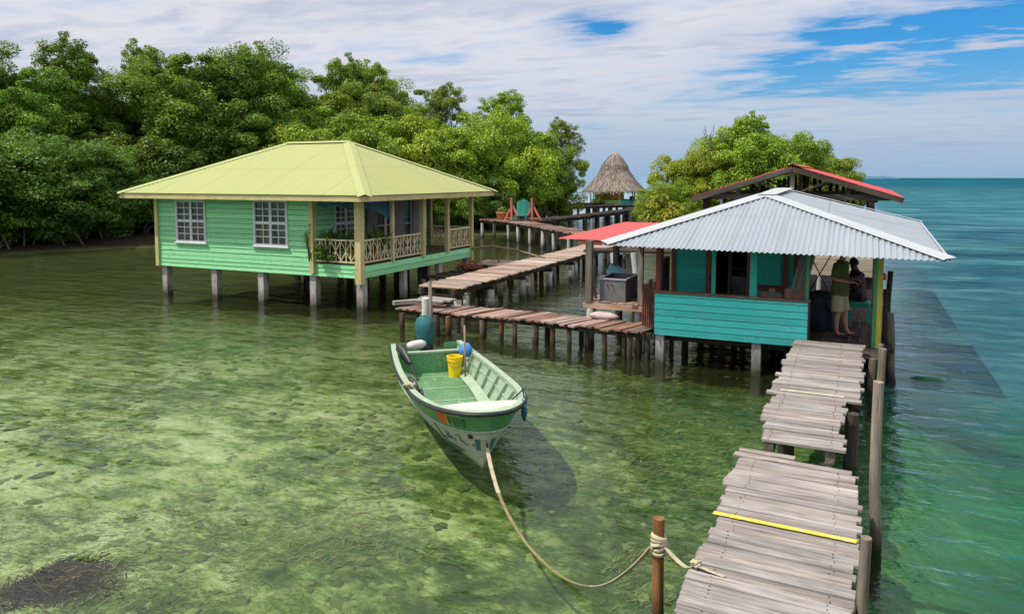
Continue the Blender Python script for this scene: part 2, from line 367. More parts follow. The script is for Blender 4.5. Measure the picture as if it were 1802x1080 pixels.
def sea_bed():
    xs=np.concatenate([np.arange(-95,-26,1.5),np.arange(-26,6,.4),np.arange(6,61,2.5)]); ys=np.concatenate([np.arange(-22,0,2),np.arange(0,30,.4),np.arange(30,126,1.5)])
    rows=[[(x,y,bed_z(x,y)) for x in xs] for y in ys]
    mb=MB(); mb.strip(rows)
    t=NT('sea bed'); pos=t.n('ShaderNodeNewGeometry').outputs['Position']
    s=t.n('ShaderNodeSeparateXYZ'); t.l(pos,s.inputs[0])
    big=t.noise(t.vec(pos,(1,1.5,1),(0,0,0),(0,0,.5)),.42,6,.60,.6); blob=t.noise(t.vec(pos,(1,1.35,1),(7,3,0),(0,0,.3)),2.6,3,.55,.3); mid=t.noise(t.vec(pos,(1,1.25,1),(5,2,0),(0,0,.45)),1.5,7,.62,.8)
    fine=t.noise(t.vec(pos,(9,14,9),(0,0,0),(0,0,.5)),1,7,.7,1.2)
    k=t.math('ADD',t.math('MULTIPLY_ADD',big,.60,-.02),t.math('ADD',t.math('MULTIPLY',mid,.34),t.math('MULTIPLY_ADD',fine,.42,-.10)))
    # weed cover grows towards the docks
    cov=t.math('MULTIPLY',t.ramp(t.math('ADD',t.math('MULTIPLY',s.outputs[0],.045),t.math('MULTIPLY',s.outputs[1],.018)),[(0,-.0),(.0,0)]),1)
    m=t.n('ShaderNodeMapRange'); t.l(t.math('ADD',s.outputs[0],t.math('MULTIPLY',s.outputs[1],.35)),m.inputs[0]); m.inputs[1].default_value=-5.5; m.inputs[2].default_value=.5; m.inputs[3].default_value=.035; m.inputs[4].default_value=.145
    k=t.math('SUBTRACT',t.math('ADD',k,t.math('MULTIPLY',t.math('SUBTRACT',blob,.5),.42)),m.outputs[0])
    c=t.ramp(k,[(.30,(.028,.058,.008)),(.40,(.065,.125,.020)),(.48,(.16,.235,.058)),(.56,(.33,.41,.15)),(.70,(.52,.56,.30))])
    dk=t.n('ShaderNodeMapRange'); t.l(t.math('ADD',t.math('SUBTRACT',s.outputs[1],t.math('MULTIPLY',s.outputs[0],.22)),t.math('MULTIPLY',big,7)),dk.inputs[0]); dk.inputs[1].default_value=15; dk.inputs[2].default_value=27; dk.inputs[3].default_value=0; dk.inputs[4].default_value=.86  # far bed darkened to stand in for the dark reflection of the trees
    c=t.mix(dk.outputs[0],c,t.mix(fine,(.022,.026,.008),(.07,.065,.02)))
    sm=t.ramp(t.noise(t.vec(pos,(1,1.9,1),(3,8,0),(0,0,.4)),2.6,6,.60,.5),[(.57,0),(.64,.75)])
    c=t.mix(sm,c,(.060,.085,.022))
    e=t.n('ShaderNodeMapRange'); t.l(s.outputs[0],e.inputs[0]); e.inputs[1].default_value=-1.5; e.inputs[2].default_value=1.2
    c=t.mix(t.math('MULTIPLY',e.outputs[0],.6),c,(.03,.26,.10))
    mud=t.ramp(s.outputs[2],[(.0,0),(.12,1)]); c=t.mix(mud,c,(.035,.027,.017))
    t.bsdf(c,.95,t.bump(t.math('ADD',fine,mid),.9,.06),.1)
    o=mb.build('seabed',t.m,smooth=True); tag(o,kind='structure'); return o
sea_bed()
def water():
    S=30000
    mb=MB(); x0,x1,y0,y1=.45,24.45,2.5,44.5
    mb.add([(-S,-S,0),(S,-S,0),(S,y0,0),(x1,y0,0),(x0,y0,0),(-S,y0,0),(x0,y1,0),(x1,y1,0),(-S,y1,0),(S,y1,0),(-S,S,0),(S,S,0)],[(0,1,2,3,4,5),(5,4,6,8),(3,2,9,7),(8,6,7,9,11,10)])
    # small open water waves as real relief where they are near enough to be seen
    nx,ny=96,300; rows=[]
    for j in range(ny+1):
        y=y0+(y1-y0)*j/ny; row=[]
        for i in range(nx+1):
            x=x0+(x1-x0)*i/nx; e=min(1,i/8,(nx-i)/8,j/10,(ny-j)/40)
            h=.058*mn.noise(Vector((x*.5+y*.12,y*1.35,2)))+.046*mn.noise(Vector((x*1.1-y*.2,y*2.8,5)))+.018*mn.noise(Vector((x*2.4,y*6.1,8)))
            row.append((x,y,h*max(0,e)))
        rows.append(row)
    mb.strip(rows)
    t=NT('sea water'); pos=t.n('ShaderNodeNewGeometry').outputs['Position']
    s=t.n('ShaderNodeSeparateXYZ'); t.l(pos,s.inputs[0]); X,Y=s.outputs[0],s.outputs[1]
    def rng(v,a,b,c=0,d=1):
        m=t.n('ShaderNodeMapRange'); t.l(v,m.inputs[0]); m.interpolation_type='SMOOTHSTEP'
        for i,q in enumerate((a,b,c,d)): m.inputs[i+1].default_value=q
        return m.outputs[0]
    wob=t.math('MULTIPLY',t.math('SUBTRACT',t.noise(t.vec(pos,(.16,.3,1)),1,5,.6),.5),6.0)
    Xw=t.math('ADD',X,t.math('MULTIPLY',wob,.35))
    deep=rng(Xw,.1,3.2)
    far=rng(t.math('ADD',Y,wob),24,60)
    turb=t.math('MAXIMUM',t.math('MAXIMUM',t.math('MULTIPLY_ADD',deep,.73,.04),t.math('MULTIPLY_ADD',rng(Y,9,17),.22,.04)),t.math('MULTIPLY_ADD',far,.86,.06))
    # colour of the water column itself: emerald shallows, teal, deep blue at the horizon
    n=t.noise(t.vec(pos,(.10,.30,1),(2,0,0)),1,6,.62,.3)
    nn=t.noise(t.vec(pos,(.55,1.6,1),(2,4,0),(0,0,.15)),1,6,.65,.5)
    near=t.ramp(t.math('ADD',t.math('MULTIPLY',n,.5),t.math('MULTIPLY',nn,.5)),[(.38,(.002,.050,.020)),(.52,(.005,.125,.042)),(.64,(.035,.27,.10))])
    midc=t.ramp(t.math('ADD',t.math('MULTIPLY',n,.7),t.math('MULTIPLY',nn,.3)),[(.38,(.006,.046,.078)),(.52,(.028,.112,.148)),(.64,(.085,.23,.24))])
    c=t.mix(rng(t.math('ADD',Y,wob),10.5,17),near,midc)
    # the lagoon behind the docks turns pale far out, the open sea turns dark blue
    pale=t.math('MULTIPLY',rng(X,-2,-9),rng(Y,45,80)); c=t.mix(t.math('MULTIPLY',pale,.9),c,(.30,.47,.47))
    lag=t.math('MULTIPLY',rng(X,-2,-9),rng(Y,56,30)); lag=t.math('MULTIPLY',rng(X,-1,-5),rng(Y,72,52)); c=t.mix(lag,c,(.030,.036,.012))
    c=t.mix(t.math('MULTIPLY',rng(X,.6,-1.5),rng(Y,34,24)),c,(.050,.062,.018))
    c=t.mix(rng(Y,160,520),c,t.mix(pale,(.003,.055,.095),(.15,.30,.36)))
    nb=t.noise(t.vec(pos,(.005,.0012,1)),1,4,.6); c=t.mix(t.math('MULTIPLY',rng(Y,60,300),t.ramp(nb,[(.45,0),(.6,.45)])),c,(.012,.15,.21))
    d=t.n('ShaderNodeBsdfDiffuse'); t.l(c,d.inputs[0])
    tr=t.n('ShaderNodeBsdfTransparent'); t.l(t.mix(deep,(.93,.985,.90),(.18,.74,.42)),tr.inputs[0])
    b=t.n('ShaderNodeMixShader'); t.l(turb,b.inputs[0]); t.l(tr.outputs[0],b.inputs[1]); t.l(d.outputs[0],b.inputs[2])
    # ripples: calm behind the docks, livelier on the open side
    r1=t.noise(t.vec(pos,(1.3,2.6,1),(0,0,0),(0,0,.25)),1,4,.55,.4); r2=t.noise(t.vec(pos,(.45,1.5,1),(4,1,0),(0,0,.1)),1,5,.55,.3)
    r3=t.noise(t.vec(pos,(5,9,1),(1,1,0),(0,0,.4)),1,3,.5)
    amp=t.math('MULTIPLY_ADD',deep,.45,.44)
    hgt=t.math('MULTIPLY',t.math('ADD',t.math('ADD',r1,t.math('MULTIPLY',r2,1.7)),t.math('MULTIPLY',r3,.14)),amp)
    bp=t.n('ShaderNodeBump'); t.l(hgt,bp.inputs['Height']); bp.inputs['Strength'].default_value=1; bp.inputs['Distance'].default_value=.11
    fr=t.n('ShaderNodeFresnel'); fr.inputs[0].default_value=1.333; t.l(bp.outputs[0],fr.inputs[1])
    g=t.n('ShaderNodeBsdfGlossy'); g.inputs['Roughness'].default_value=.03; t.l(bp.outputs[0],g.inputs['Normal']); g.inputs[0].default_value=(.95,.97,1,1)
    mx=t.n('ShaderNodeMixShader'); op=t.math('MULTIPLY',deep,rng(X,-8,0)); t.l(t.math('MINIMUM',t.math('MULTIPLY',fr.outputs[0],t.math('MULTIPLY_ADD',op,-.50,.98)),t.math('MULTIPLY_ADD',op,-.715,.76)),mx.inputs[0]); t.l(b.outputs[0],mx.inputs[1]); t.l(g.outputs[0],mx.inputs[2])
    t.l(mx.outputs[0],t.out.inputs[0])
    tag(mb.build('water',t.m,smooth=True),kind='structure')
water()
def headland():
    mb=MB(); pts=[]
    for i in range(41):
        u=i/40; x=-60+u*250; h=(9+7*mn.noise(Vector((u*9,1,1)))+4*mn.noise(Vector((u*31,4,1))))*min(1,u*6,(1-u)*8); pts.append((x,h))
    # heads towards the horizon right of the red roof
    ox,oy=spot(1500,2900)
    rows=[[(ox+x*RGT.x,oy+x*RGT.y,-1) for x,h in pts],[(ox+x*RGT.x+20*FWD.x,oy+x*RGT.y+20*FWD.y,h) for x,h in pts],[(ox+x*RGT.x+90*FWD.x,oy+x*RGT.y+90*FWD.y,h*.9) for x,h in pts],[(ox+x*RGT.x+140*FWD.x,oy+x*RGT.y+140*FWD.y,-1) for x,h in pts]]
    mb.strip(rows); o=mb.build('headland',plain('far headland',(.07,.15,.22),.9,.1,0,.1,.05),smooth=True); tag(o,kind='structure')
headland()

# ------------------------------------------------------------------ trees
def np_mesh(name,V,Fq,rnd,mat,parent=None,off=None):
    me=bpy.data.meshes.new(name); nv=len(V); nf=len(Fq)
    me.vertices.add(nv); me.vertices.foreach_set('co',V.astype(np.float32).ravel())
    me.loops.add(nf*4); me.loops.foreach_set('vertex_index',Fq.astype(np.int32).ravel())
    me.polygons.add(nf); me.polygons.foreach_set('loop_start',np.arange(0,nf*4,4,dtype=np.int32))
    me.update(calc_edges=True)
    a=me.attributes.new('rnd','FLOAT','POINT'); a.data.foreach_set('value',rnd.astype(np.float32))
    me.materials.append(mat)
    o=bpy.data.objects.new(name,me); col.objects.link(o)
    if parent is not None: o.parent=parent
    OFF[o.name]=OFF.get(parent.name,Vector()) if parent is not None else Vector()
    return o
def leaf_cloud(rng,cen,rad,per,size,up=.5,droop=0):
    """diamond leaves scattered over clumps; returns verts, faces, rnd"""
    n=len(cen)*per
    ci=np.repeat(np.arange(len(cen)),per)
    d=rng.normal(size=(n,3)); d[:,2]=d[:,2]*.8+.25; d/=np.linalg.norm(d,axis=1)[:,None]
    rr=rng.uniform(.35,1.08,n)**.6
    P=cen[ci]+d*rad[ci]*rr[:,None]
    nrm=d*.55+rng.normal(size=(n,3))*.45; nrm[:,2]+=up; nrm/=np.linalg.norm(nrm,axis=1)[:,None]
    a=rng.normal(size=(n,3)); a[:,2]-=droop; a-=nrm*np.sum(a*nrm,1)[:,None]; a/=np.linalg.norm(a,axis=1)[:,None]
    b=np.cross(nrm,a); L=size*rng.uniform(.6,1.35,n)[:,None]; W=L*.27
    bend=nrm*L*.12
    V=np.stack([P-a*L*.5-bend,P+b*W+a*L*.05,P+a*L*.5-bend,P-b*W+a*L*.05],1).reshape(-1,3)
    Fq=np.arange(n*4).reshape(-1,4)
    clump=rng.uniform(0,1,len(cen))
    rnd=np.clip(.5*clump[ci]+.5*rng.uniform(0,1,n),0,1)
    return V,Fq,np.repeat(rnd,4)
def crown_pts(rng,N,Rx,z0,z1,shape):
    """clump centres filling the outer part of a lumpy crown; shape 0 dome to the water, 1 domed top on bare stem, 2 sparse"""
    out=[];rad=[]
    nl=6 if shape!=2 else 5
    lobes=[(rng.uniform(0,2*PI),rng.uniform(.15,.75),rng.uniform(.35,1.0),rng.uniform(.45,.75)) for _ in range(nl)]
    while len(out)<N:
        lb=lobes[rng.integers(nl)]
        cx,cy=Rx*lb[1]*.62*math.cos(lb[0]),Rx*lb[1]*.62*math.sin(lb[0])
        hh=z1-z0
        top=z0+hh*(.55+.45*lb[2])
        lr=Rx*lb[3]*(.9 if shape!=2 else .8)
        d=rng.normal(size=3); d/=np.linalg.norm(d)
        k=rng.uniform(.55,1)**.5
        if shape==0:
            zc=(z0+top)/2; p=np.array([cx+d[0]*lr*k,cy+d[1]*lr*k,zc+d[2]*(top-z0)/2*k])
        else:
            hz=min((top-z0)*.55,lr*(.8 if shape==1 else 1.0)); p=np.array([cx+d[0]*lr*k,cy+d[1]*lr*k,top-hz+d[2]*hz*k])
            if d[2]<-.45: continue
        if p[2]<z0: continue
        if rng.uniform()<.14: p=p+d*Rx*rng.uniform(.05,.16)*np.array([1,1,.8])
        out.append(p); r=Rx*rng.uniform(.07,.19)*(1 if shape!=2 else .8); rad.append((r*1.15,r*1.15,r*rng.uniform(.55,.85)))
    return np.array(out),np.array(rad)
def tree_proto(seed,Rx,z0,z1,shape,N,per,size,name='mangrove_tree'):
    rng=np.random.default_rng(seed); rr=random.Random(seed)
    root=thing(name,'x','tree',(0,0,0))
    cen,rad=crown_pts(rng,N,Rx,z0,z1,shape)
    V,Fq,rn=leaf_cloud(rng,cen,rad,per,size)
    if shape==2:
        s=rng.choice(len(cen),len(cen)); 
    np_mesh('crown',V,Fq,rn,M['leaf'],root)
    tr=MB(); base=Vector((0,0,.2)); split=Vector((rr.uniform(-.3,.3),rr.uniform(-.3,.3),z0+(z1-z0)*(.28 if shape==0 else .15)))
    tr.tube([(0,0,-.3),(0,0,.6),(base+split)/2,split],[.22*Rx/4,.19*Rx/4,.15*Rx/4,.13*Rx/4],8,wob=.08)
    for k in range(9 if shape!=2 else 12):
        c=Vector(cen[rng.integers(len(cen))]); m=split.lerp(c,.5)+Vector((rr.uniform(-.4,.4),rr.uniform(-.4,.4),rr.uniform(.1,.6)))
        tr.tube([split-Vector((0,0,rr.uniform(0,.6))),m,c],[.09*Rx/4,.06*Rx/4,.02],6)
        for q in range(3):
            c2=Vector(cen[rng.integers(len(cen))])
            if (c2-m).length<Rx*.9: tr.tube([m,m.lerp(c2,.5)+Vector((0,0,.15)),c2],[.045*Rx/4,.03*Rx/4,.012],5)
    tr.build('trunk',M['bark'],root)
    rt=MB()
    for k in range(16 if shape==0 else 12):
        a=rr.uniform(0,2*PI); L=rr.uniform(.5,1.0)*Rx*.75; hz=rr.uniform(.9,2.2)
        ex,ey=L*math.cos(a),L*math.sin(a)
        rt.tube([(.1*math.cos(a),.1*math.sin(a),hz),(ex*.45,ey*.45,hz*.92),(ex*.8,ey*.8,hz*.5),(ex,ey,-.5)],[.05,.045,.04,.03],5)
        if rr.random()<.6: rt.tube([(ex*.45,ey*.45,hz*.92),(ex*.6+rr.uniform(-.5,.5),ey*.6+rr.uniform(-.5,.5),hz*.4),(ex*.62+rr.uniform(-.6,.6),ey*.62+rr.uniform(-.6,.6),-.5)],[.035,.03,.025],5)
    rt.build('prop_root',M['bark'],root)
    return root
protos={}
def proto(kind):
    if kind not in protos:
        protos[kind]=[{'tall':(11,4.6,1.4,12.0,0,250,430,.15),'tall2':(23,4.4,1.6,12.0,0,240,430,.15),'tall3':(35,4.8,1.2,12.0,0,260,420,.15),
          'bush':(41,4.2,.5,6.0,0,240,400,.14),'bush2':(57,4.0,.45,6.0,0,250,390,.14),'bush3':(61,4.4,.5,6.0,0,240,400,.14),
          'open':(77,3.8,4.0,12.0,1,180,250,.15),'sparse':(83,3.6,5.0,12.0,2,120,130,.15)}[kind],None]
    return protos[kind]
TREE_H={'tall':12,'tall2':12,'tall3':12,'bush':6,'bush2':6,'bush3':6,'open':12,'sparse':12}
DK=(.130,.235,.022); MD=(.185,.310,.022); BR=(.24,.385,.020); YG=(.30,.42,.022)  # DK puts the cloud shade on the left trees into their leaf colour
def plant_tree(kind,px,d,h,wid,colr,label,rot=None):
    p=proto(kind)
    if p[1] is None: p[1]=tree_proto(*p[0]); o=p[1]
    else: o=copy_tree(p[1])
    x,y=spot(px,d); o.location=(x,y,0); s=h/TREE_H[kind]; o.scale=(wid*s**.3,wid*s**.3,s); o.rotation_euler=(0,0,rot if rot is not None else R.uniform(0,2*PI))
    tag(o,label,'tree','mangrove trees on the bank')
    for c in o.children:
        if c.name.startswith('crown'): c.color=(*(q*R.uniform(.88,1.12) for q in colr),1)
    return o
TREES=[
 # front row, foliage reaching down to the water
 ('bush',-70,40,6.6,1.2,DK,'low dark mangrove in the bottom left corner of the tree line'),
 ('bush2',45,41.5,6.4,1.15,DK,'dark bushy mangrove overhanging the water at the far left'),
 ('bush3',150,45,6.2,1.0,DK,'dark mangrove above the shadowed root tangle left of the green house'),
 ('bush',215,51,6.6,1.0,MD,'mangrove just left of the green house eave'),
 ('bush2',300,50,7.5,1.15,DK,'mangrove directly behind the left end of the green roof'),
 ('bush3',400,51,7.4,1.1,DK,'mangrove behind the left slope of the green roof'),
 ('bush',490,53,7.2,1.15,MD,'mangrove behind the ridge of the green roof'),
 ('bush2',560,55,8.6,1.1,BR,'bright mangrove above the ridge of the green roof'),
 ('bush3',640,54,8.5,1.1,BR,'bright green mangrove rising over the right slope of the green roof'),
 ('bush',715,55,8.3,1.05,YG,'yellow green mangrove above the right eave of the green roof'),
 ('bush2',785,56,8.2,1.0,BR,'bright bushy mangrove behind the veranda end of the green house'),
 ('bush3',860,57,9.0,1.05,YG,'yellow green mangrove behind the teal deck chair'),
 ('bush',925,60,8.6,.95,BR,'bright mangrove next to last before the open water'),
 ('bush2',968,62,7.6,.72,BR,'mangrove at the right tip of the wooded bank beside open water'),
 ('bush3',790,53.5,4.6,.7,MD,'low mangrove at the waterline behind the veranda posts'),
 ('bush',860,55,4.4,.7,DK,'low dark mangrove at the waterline left of the flower pot'),
 # tall row
 ('tall',-10,46,12.9,1.0,DK,'tall dark mangrove at the left edge of the photo'),
 ('tall2',75,47,12.4,.95,MD,'tall mangrove with the high crown near the top left corner'),
 ('tall3',165,52,11.5,1.0,DK,'broad mangrove lower than its neighbours left of the big dome crown'),
 ('tall',262,54,13.0,.85,MD,'tall mangrove on the left shoulder of the big dome crown'),
 ('tall2',350,52,14.2,1.2,MD,'biggest dome shaped mangrove over the left part of the green roof'),
 ('tall3',420,53,13.8,1.05,DK,'tall dark mangrove on the right shoulder of the big dome crown'),
 ('tall',515,57,12.8,.95,BR,'tall bright mangrove with pale stems above the green roof ridge'),
 ('tall2',620,58,13.2,1.05,MD,'tall mangrove with the top crown right of the green roof ridge'),
 ('tall3',690,59,12.2,1.0,MD,'mangrove crown sloping down beside the lone airy crown'),
 ('tall',745,61,10.4,.7,BR,'mangrove below the lone airy crown on its left'),
 ('open',480,58,12.6,.8,BR,'open crowned mangrove showing bare stems behind the green roof ridge'),
 ('sparse',268,55,13.9,.75,MD,'airy crown rising left of the big dome'),
 ('sparse',440,56,14.0,.75,MD,'thin airy crown on the right side of the big dome'),
 ('sparse',600,59,13.6,.8,MD,'airy crown highest above the right part of the green roof'),
 ('sparse',665,60,13.4,.8,BR,'airy crown on the right shoulder above the green roof'),
 ('sparse',790,62,11.9,.8,MD,'lone airy crown against the sky right of the tall trees'),
 ('sparse',893,62,11.3,.85,BR,'small airy crown standing alone over the bank near the thatched hut'),
 ('sparse',985,63,9.0,.6,MD,'thin drooping crown at the right end of the bank'),
 ('sparse',120,49,13.2,.9,DK,'airy crown sticking up near the top left corner'),
 # clump beyond the red roofed building
 ('bush',1300,50,7.6,.95,BR,'tallest mangrove of the clump behind the red roofed building'),
 ('bush2',1215,50,6.0,.72,YG,'left shoulder mangrove of the clump behind the red roof'),
 ('bush3',1175,48,3.8,.6,BR,'low mangrove at the left foot of the clump by the thatched hut'),
 ('bush2',1385,52,7.0,.85,BR,'mangrove of the clump just right of the red roof peak'),
 ('bush',1450,54,6.0,.75,MD,'right end mangrove of the clump above the red roof'),
 ('sparse',1310,50,8.3,.7,BR,'thin airy crown topping the clump behind the red roof'),
]
for a in TREES: plant_tree(*a)
def dead_twig():
    mb=MB(); x,y=spot(1262,49); 
    def br(p,d,L,r,k):
        q=p+d*L; mb.tube([p,p.lerp(q,.5)+Vector((R.uniform(-.1,.1),R.uniform(-.1,.1),0)),q],[r,r*.8,r*.5],5)
        if k:
            for _ in range(2): br(p.lerp(q,R.uniform(.5,1)),(d+Vector((R.uniform(-.6,.6),R.uniform(-.6,.6),R.uniform(-.2,.4)))).normalized(),L*.6,r*.6,k-1)
    br(Vector((x,y,3.5)),Vector((-.1,0,1)),2.2,.05,3); br(Vector((x+.2,y,3.2)),Vector((-.35,0,.95)),2.4,.05,3)
    tag(mb.build('bare_branch',M['bark'],loc=(x,y,3.5)),'bare dead branch poking out of the leafy clump behind the red roof','branch')
dead_twig()

# ------------------------------------------------------------------ small plants
def frond_plant(name,label,cat,c,n,L,spread,mat,droop=.5,width=.05,pot=None,group=None,base=.05):
    root=thing(name,label,cat,c,group); mb=MB()
    for i in range(n):
        a=R.uniform(0,2*PI); e=R.uniform(.35,1.3); l=L*R.uniform(.6,1.15); p=Vector(c)+Vector((R.uniform(-spread,spread),R.uniform(-spread,spread),base))
        d=Vector((math.cos(a)*math.cos(e),math.sin(a)*math.cos(e),math.sin(e))); s=d.cross(Vector((0,0,1))).normalized()
        rows=[]; q=p.copy(); rn=R.random()
        for k in range(5):
            wv=width*(.5+.9*math.sin(PI*(k+.6)/5.2)); 
            if k==4: wv=.004
            rows.append([q-s*wv/2,q+s*wv/2]); q=q+d*l/4; d=(d-Vector((0,0,droop*.33))).normalized()
        mb.strip(rows,rnd=rn)
    mb.build('foliage',mat,root)
    if pot:
        pb=MB(); pb.lathe((c[0],c[1],c[2]),[(pot*.6,-pot*1.1),(pot*.85,-pot*.2),(pot,0),(pot*1.05,.06),(pot*.85,.06),(pot*.8,0)],14); pb.build('pot',M['terracotta'],root,smooth=True,auto=40)
    return root
def leafy_plant(name,label,cat,c,rx,rz,ncl,per,size,mat,colr=None,group=None,seed=1):
    root=thing(name,label,cat,c,group); rng=np.random.default_rng(seed)
    d=rng.normal(size=(ncl,3)); d/=np.linalg.norm(d,axis=1)[:,None]; cen=np.array([0,0,rz])+d*np.array([rx,rx,rz])*rng.uniform(.3,.9,ncl)[:,None]
    rad=np.ones((ncl,3))*np.array([rx*.35,rx*.35,rz*.3])
    V,Fq,rn=leaf_cloud(rng,cen,rad,per,size,.4,.3); o=np_mesh('foliage',V,Fq,rn,mat,root)
    if colr: o.color=(*colr,1)
    mb=MB()
    for k in range(6): q=cen[rng.integers(ncl)]; mb.tube([Vector(c),Vector(c)+Vector(q)*.6+Vector((0,0,.1)),Vector(c)+Vector(q)],[.018,.012,.006],5)
    mb.build('stem',M['bark'],root)
    return root

# ------------------------------------------------------------------ piles and walkways
def pile(parent,x,y,zt,r,mat,zb=-1.6,lean=(0,0),n=8,square=False,name='pile'):
    mb=MB()
    if square: mb.beam((x,y,zb),(x+lean[0],y+lean[1],zt),r*2,r*2,(0,1,0))
    else: mb.tube([(x,y,zb),(x+lean[0]*.5+R.uniform(-.02,.02),y+lean[1]*.5,(zb+zt)/2),(x+lean[0],y+lean[1],zt)],[r*1.08,r,r*.95],n,wob=.05)
    return mb.build(name,mat,parent,smooth=not square,auto=50)
def planks_y(mb,x0f,x1f,y0,y1,z,wd,jx=.05,yaw=0,th=.035,jz=.006,gap=.006,nails=()):
    """boards lying across x, laid one after another along y"""
    y=y0
    while y<y1-.02:
        b=min(wd*R.uniform(.75,1.25),y1-y); a=x0f(y)+R.uniform(-jx,jx); c=x1f(y)+R.uniform(-jx,jx); zz=z+R.uniform(-jz,jz); t=yaw+R.uniform(-.012,.012)
        mb.beam((a,y+b/2-t*a,zz+R.uniform(-.006,.006)),(c,y+b/2-t*c,zz+R.uniform(-.006,.006)),b-gap*R.uniform(.4,1.6),th)
        for nx in nails:
            for dy in (-.25,.25):
                X=nx+R.uniform(-.02,.02); Yn=y+b/2-t*X+dy*b; mb.box(X-.006,X+.006,Yn-.006,Yn+.006,zz+th/2-.004,zz+th/2+.006,mi=1)
        y+=b
def planks_along(mb,p0,p1,wid,wd,jx=.04,th=.035,jz=.01,gap=.012,skew=0):
    p0=Vector(p0);p1=Vector(p1); d=(p1-p0); L=d.length; d.normalize(); s=Vector((-d.y,d.x,0)).normalized(); u=0
    while u<L-.02:
        b=min(wd*R.uniform(.7,1.3),L-u); q=p0+d*(u+b/2)+Vector((0,0,R.uniform(-jz,jz))); w2=wid/2; sk=d*(skew+R.uniform(-.02,.02))
        mb.beam(q-s*(w2+R.uniform(-jx,jx))-sk,q+s*(w2+R.uniform(-jx,jx))+sk,b-gap*R.uniform(.5,1.5),th); u+=b

# near dock, two sections
def dock():
    root=thing('dock','near section of bleached plank dock crossed by a bright yellow stripe','dock',(-.5,5.8,0))
    mb=MB(); planks_y(mb,lambda y:-1.13+.03*math.sin(y*3),lambda y:.09-.02*math.sin(y*2.3),2.2,8.55,.70,.13,.028,.055,nails=(-.94,-.10))
    mb.beam((-1.20,8.70,.70),(.03,8.60,.70),.12,.035); mb.beam((-1.16,8.83,.712),(-.55,8.79,.712),.10,.035)
    mb.build('planking',[M['grey_wood'],M['rust']],root,bevel=.004)
    st=MB(); N=24
    for k in range(N):
        x=-1.14+1.22*k/N; x2=x+1.22/N; yy=lambda x:6.93-.055*x
        st.beam((x,yy(x),.731+.0),(x2+.0005,yy(x2),.731),.062+R.uniform(-.006,.006),.004,rnd=.5)
    st.build('painted_stripe',M['stripe'],root)
    b=MB(); b.box(-1.0,-.88,2.2,8.7,.50,.675); b.build('beam',M['dark_wood'],root); b=MB(); b.box(-.16,-.04,2.2,8.6,.50,.675); b.build('beam',M['dark_wood'],root)
    for y in (3.0,5.4,8.2):
        pile(root,-.94,y,.5,.075,M['pile_wood']); pile(root,-.1,y,.5,.075,M['pile_wood'])
        b=MB(); b.box(-1.1,.06,y-.06,y+.06,.38,.498); b.build('cross_beam',M['dark_wood'],root)
    root=thing('dock','far section of bleached dock leading to the turquoise hut with a faded stripe','dock',(-.5,12,0))
    mb=MB(); planks_y(mb,lambda y:-1.0+.03*math.sin(y*3),lambda y:-.07+.02*math.sin(y*5),9.0,11.05,.80,.13,.05,.04,nails=(-.86,-.2))
    planks_y(mb,lambda y:-1.07+.015*(y-11),lambda y:.13+.01*(y-11),11.05,14.98,.79,.13,.045,.02,nails=(-.86,-.2))
    mb.build('planking',[M['grey_wood'],M['rust']],root,bevel=.004)
    st=MB()
    for k in range(16):
        x=-.93+.84*k/16; x2=x+.84/16; st.beam((x,11.22-.03*x,.8245),(x2,11.22-.03*x2,.8245),.075,.004,rnd=.5)
    st.build('painted_stripe',M['stripe_old'],root)
    for x in (-.86,-.2):
        b=MB(); b.box(x-.05,x+.05,9.05,15.0,.62,.765); b.build('beam',M['pile_wood'],root)
    for (x,y) in ((-.9,9.12),(-.22,9.1)): pile(root,x,y,.62,.045,M['pile_wood'],square=True)
    for (x,y) in ((-.75,10.3),(.03,10.9),(.0,11.6),(-.9,11.6),(-.9,13.6),(.04,13.6)): pile(root,x,y,.70,.085,M['dark_wood'])
    for y in (11.5,13.5):
        b=MB(); b.box(-1.0,.12,y-.06,y+.06,.50,.618); b.build('cross_beam',M['dark_wood'],root)
dock()

# main walkway to the green house, on white piles
def main_walk():
    root=thing('boardwalk','long pale boardwalk on white piles running from the green house past the red awning','boardwalk',(-10.2,24,0))
    mb=MB(); planks_y(mb,lambda y:-10.92,lambda y:-9.55,17.2,34.2,.9,.17,.05,.03,.04)
    mb.build('planking',M['pale_wood'],root,bevel=.004)
    for x in (-10.75,-9.72):
        b=MB(); b.box(x-.05,x+.05,17.35,34.1,.72,.878); b.build('beam',M['dark_wood'],root)
    ys=[17.6,19.6,21.9,24.2,26.4,28.8,31.2,33.6]
    for i,y in enumerate(ys):
        b=MB(); b.box(-10.85,-9.6,y-.06,y+.06,.60,.718); b.build('cross_beam',M['dark_wood'],root)
        pile(root,-10.45,y+R.uniform(-.1,.1),.6,.095,M['white_pile'],n=12); pile(root,-9.7,y,.6,.105,M['white_pile'],n=12)
        if i%2==0: pile(root,-9.55,y+.5,.62,.085,M['white_pile'],lean=(-.18,0),n=12); 
        else: pile(root,-10.15,y+.35,.6,.09,M['dark_wood'])
        pile(root,-10.6,y+.9,.7,.08,M['dark_wood'])
    # step at its near end
    root=thing('step','grey plank step below the near end of the pale boardwalk','step',(-10.0,16.9,0))
    mb=MB(); mb.beam((-10.35,16.82,.72),(-9.35,16.72,.72),.30,.05); mb.beam((-10.3,16.52,.71),(-9.5,16.5,.71),.18,.05); mb.build('tread',M['grey_wood'],root)
    for x in (-10.2,-9.5): pile(root,x,16.75,.69,.05,M['pile_wood'],square=True)
main_walk()
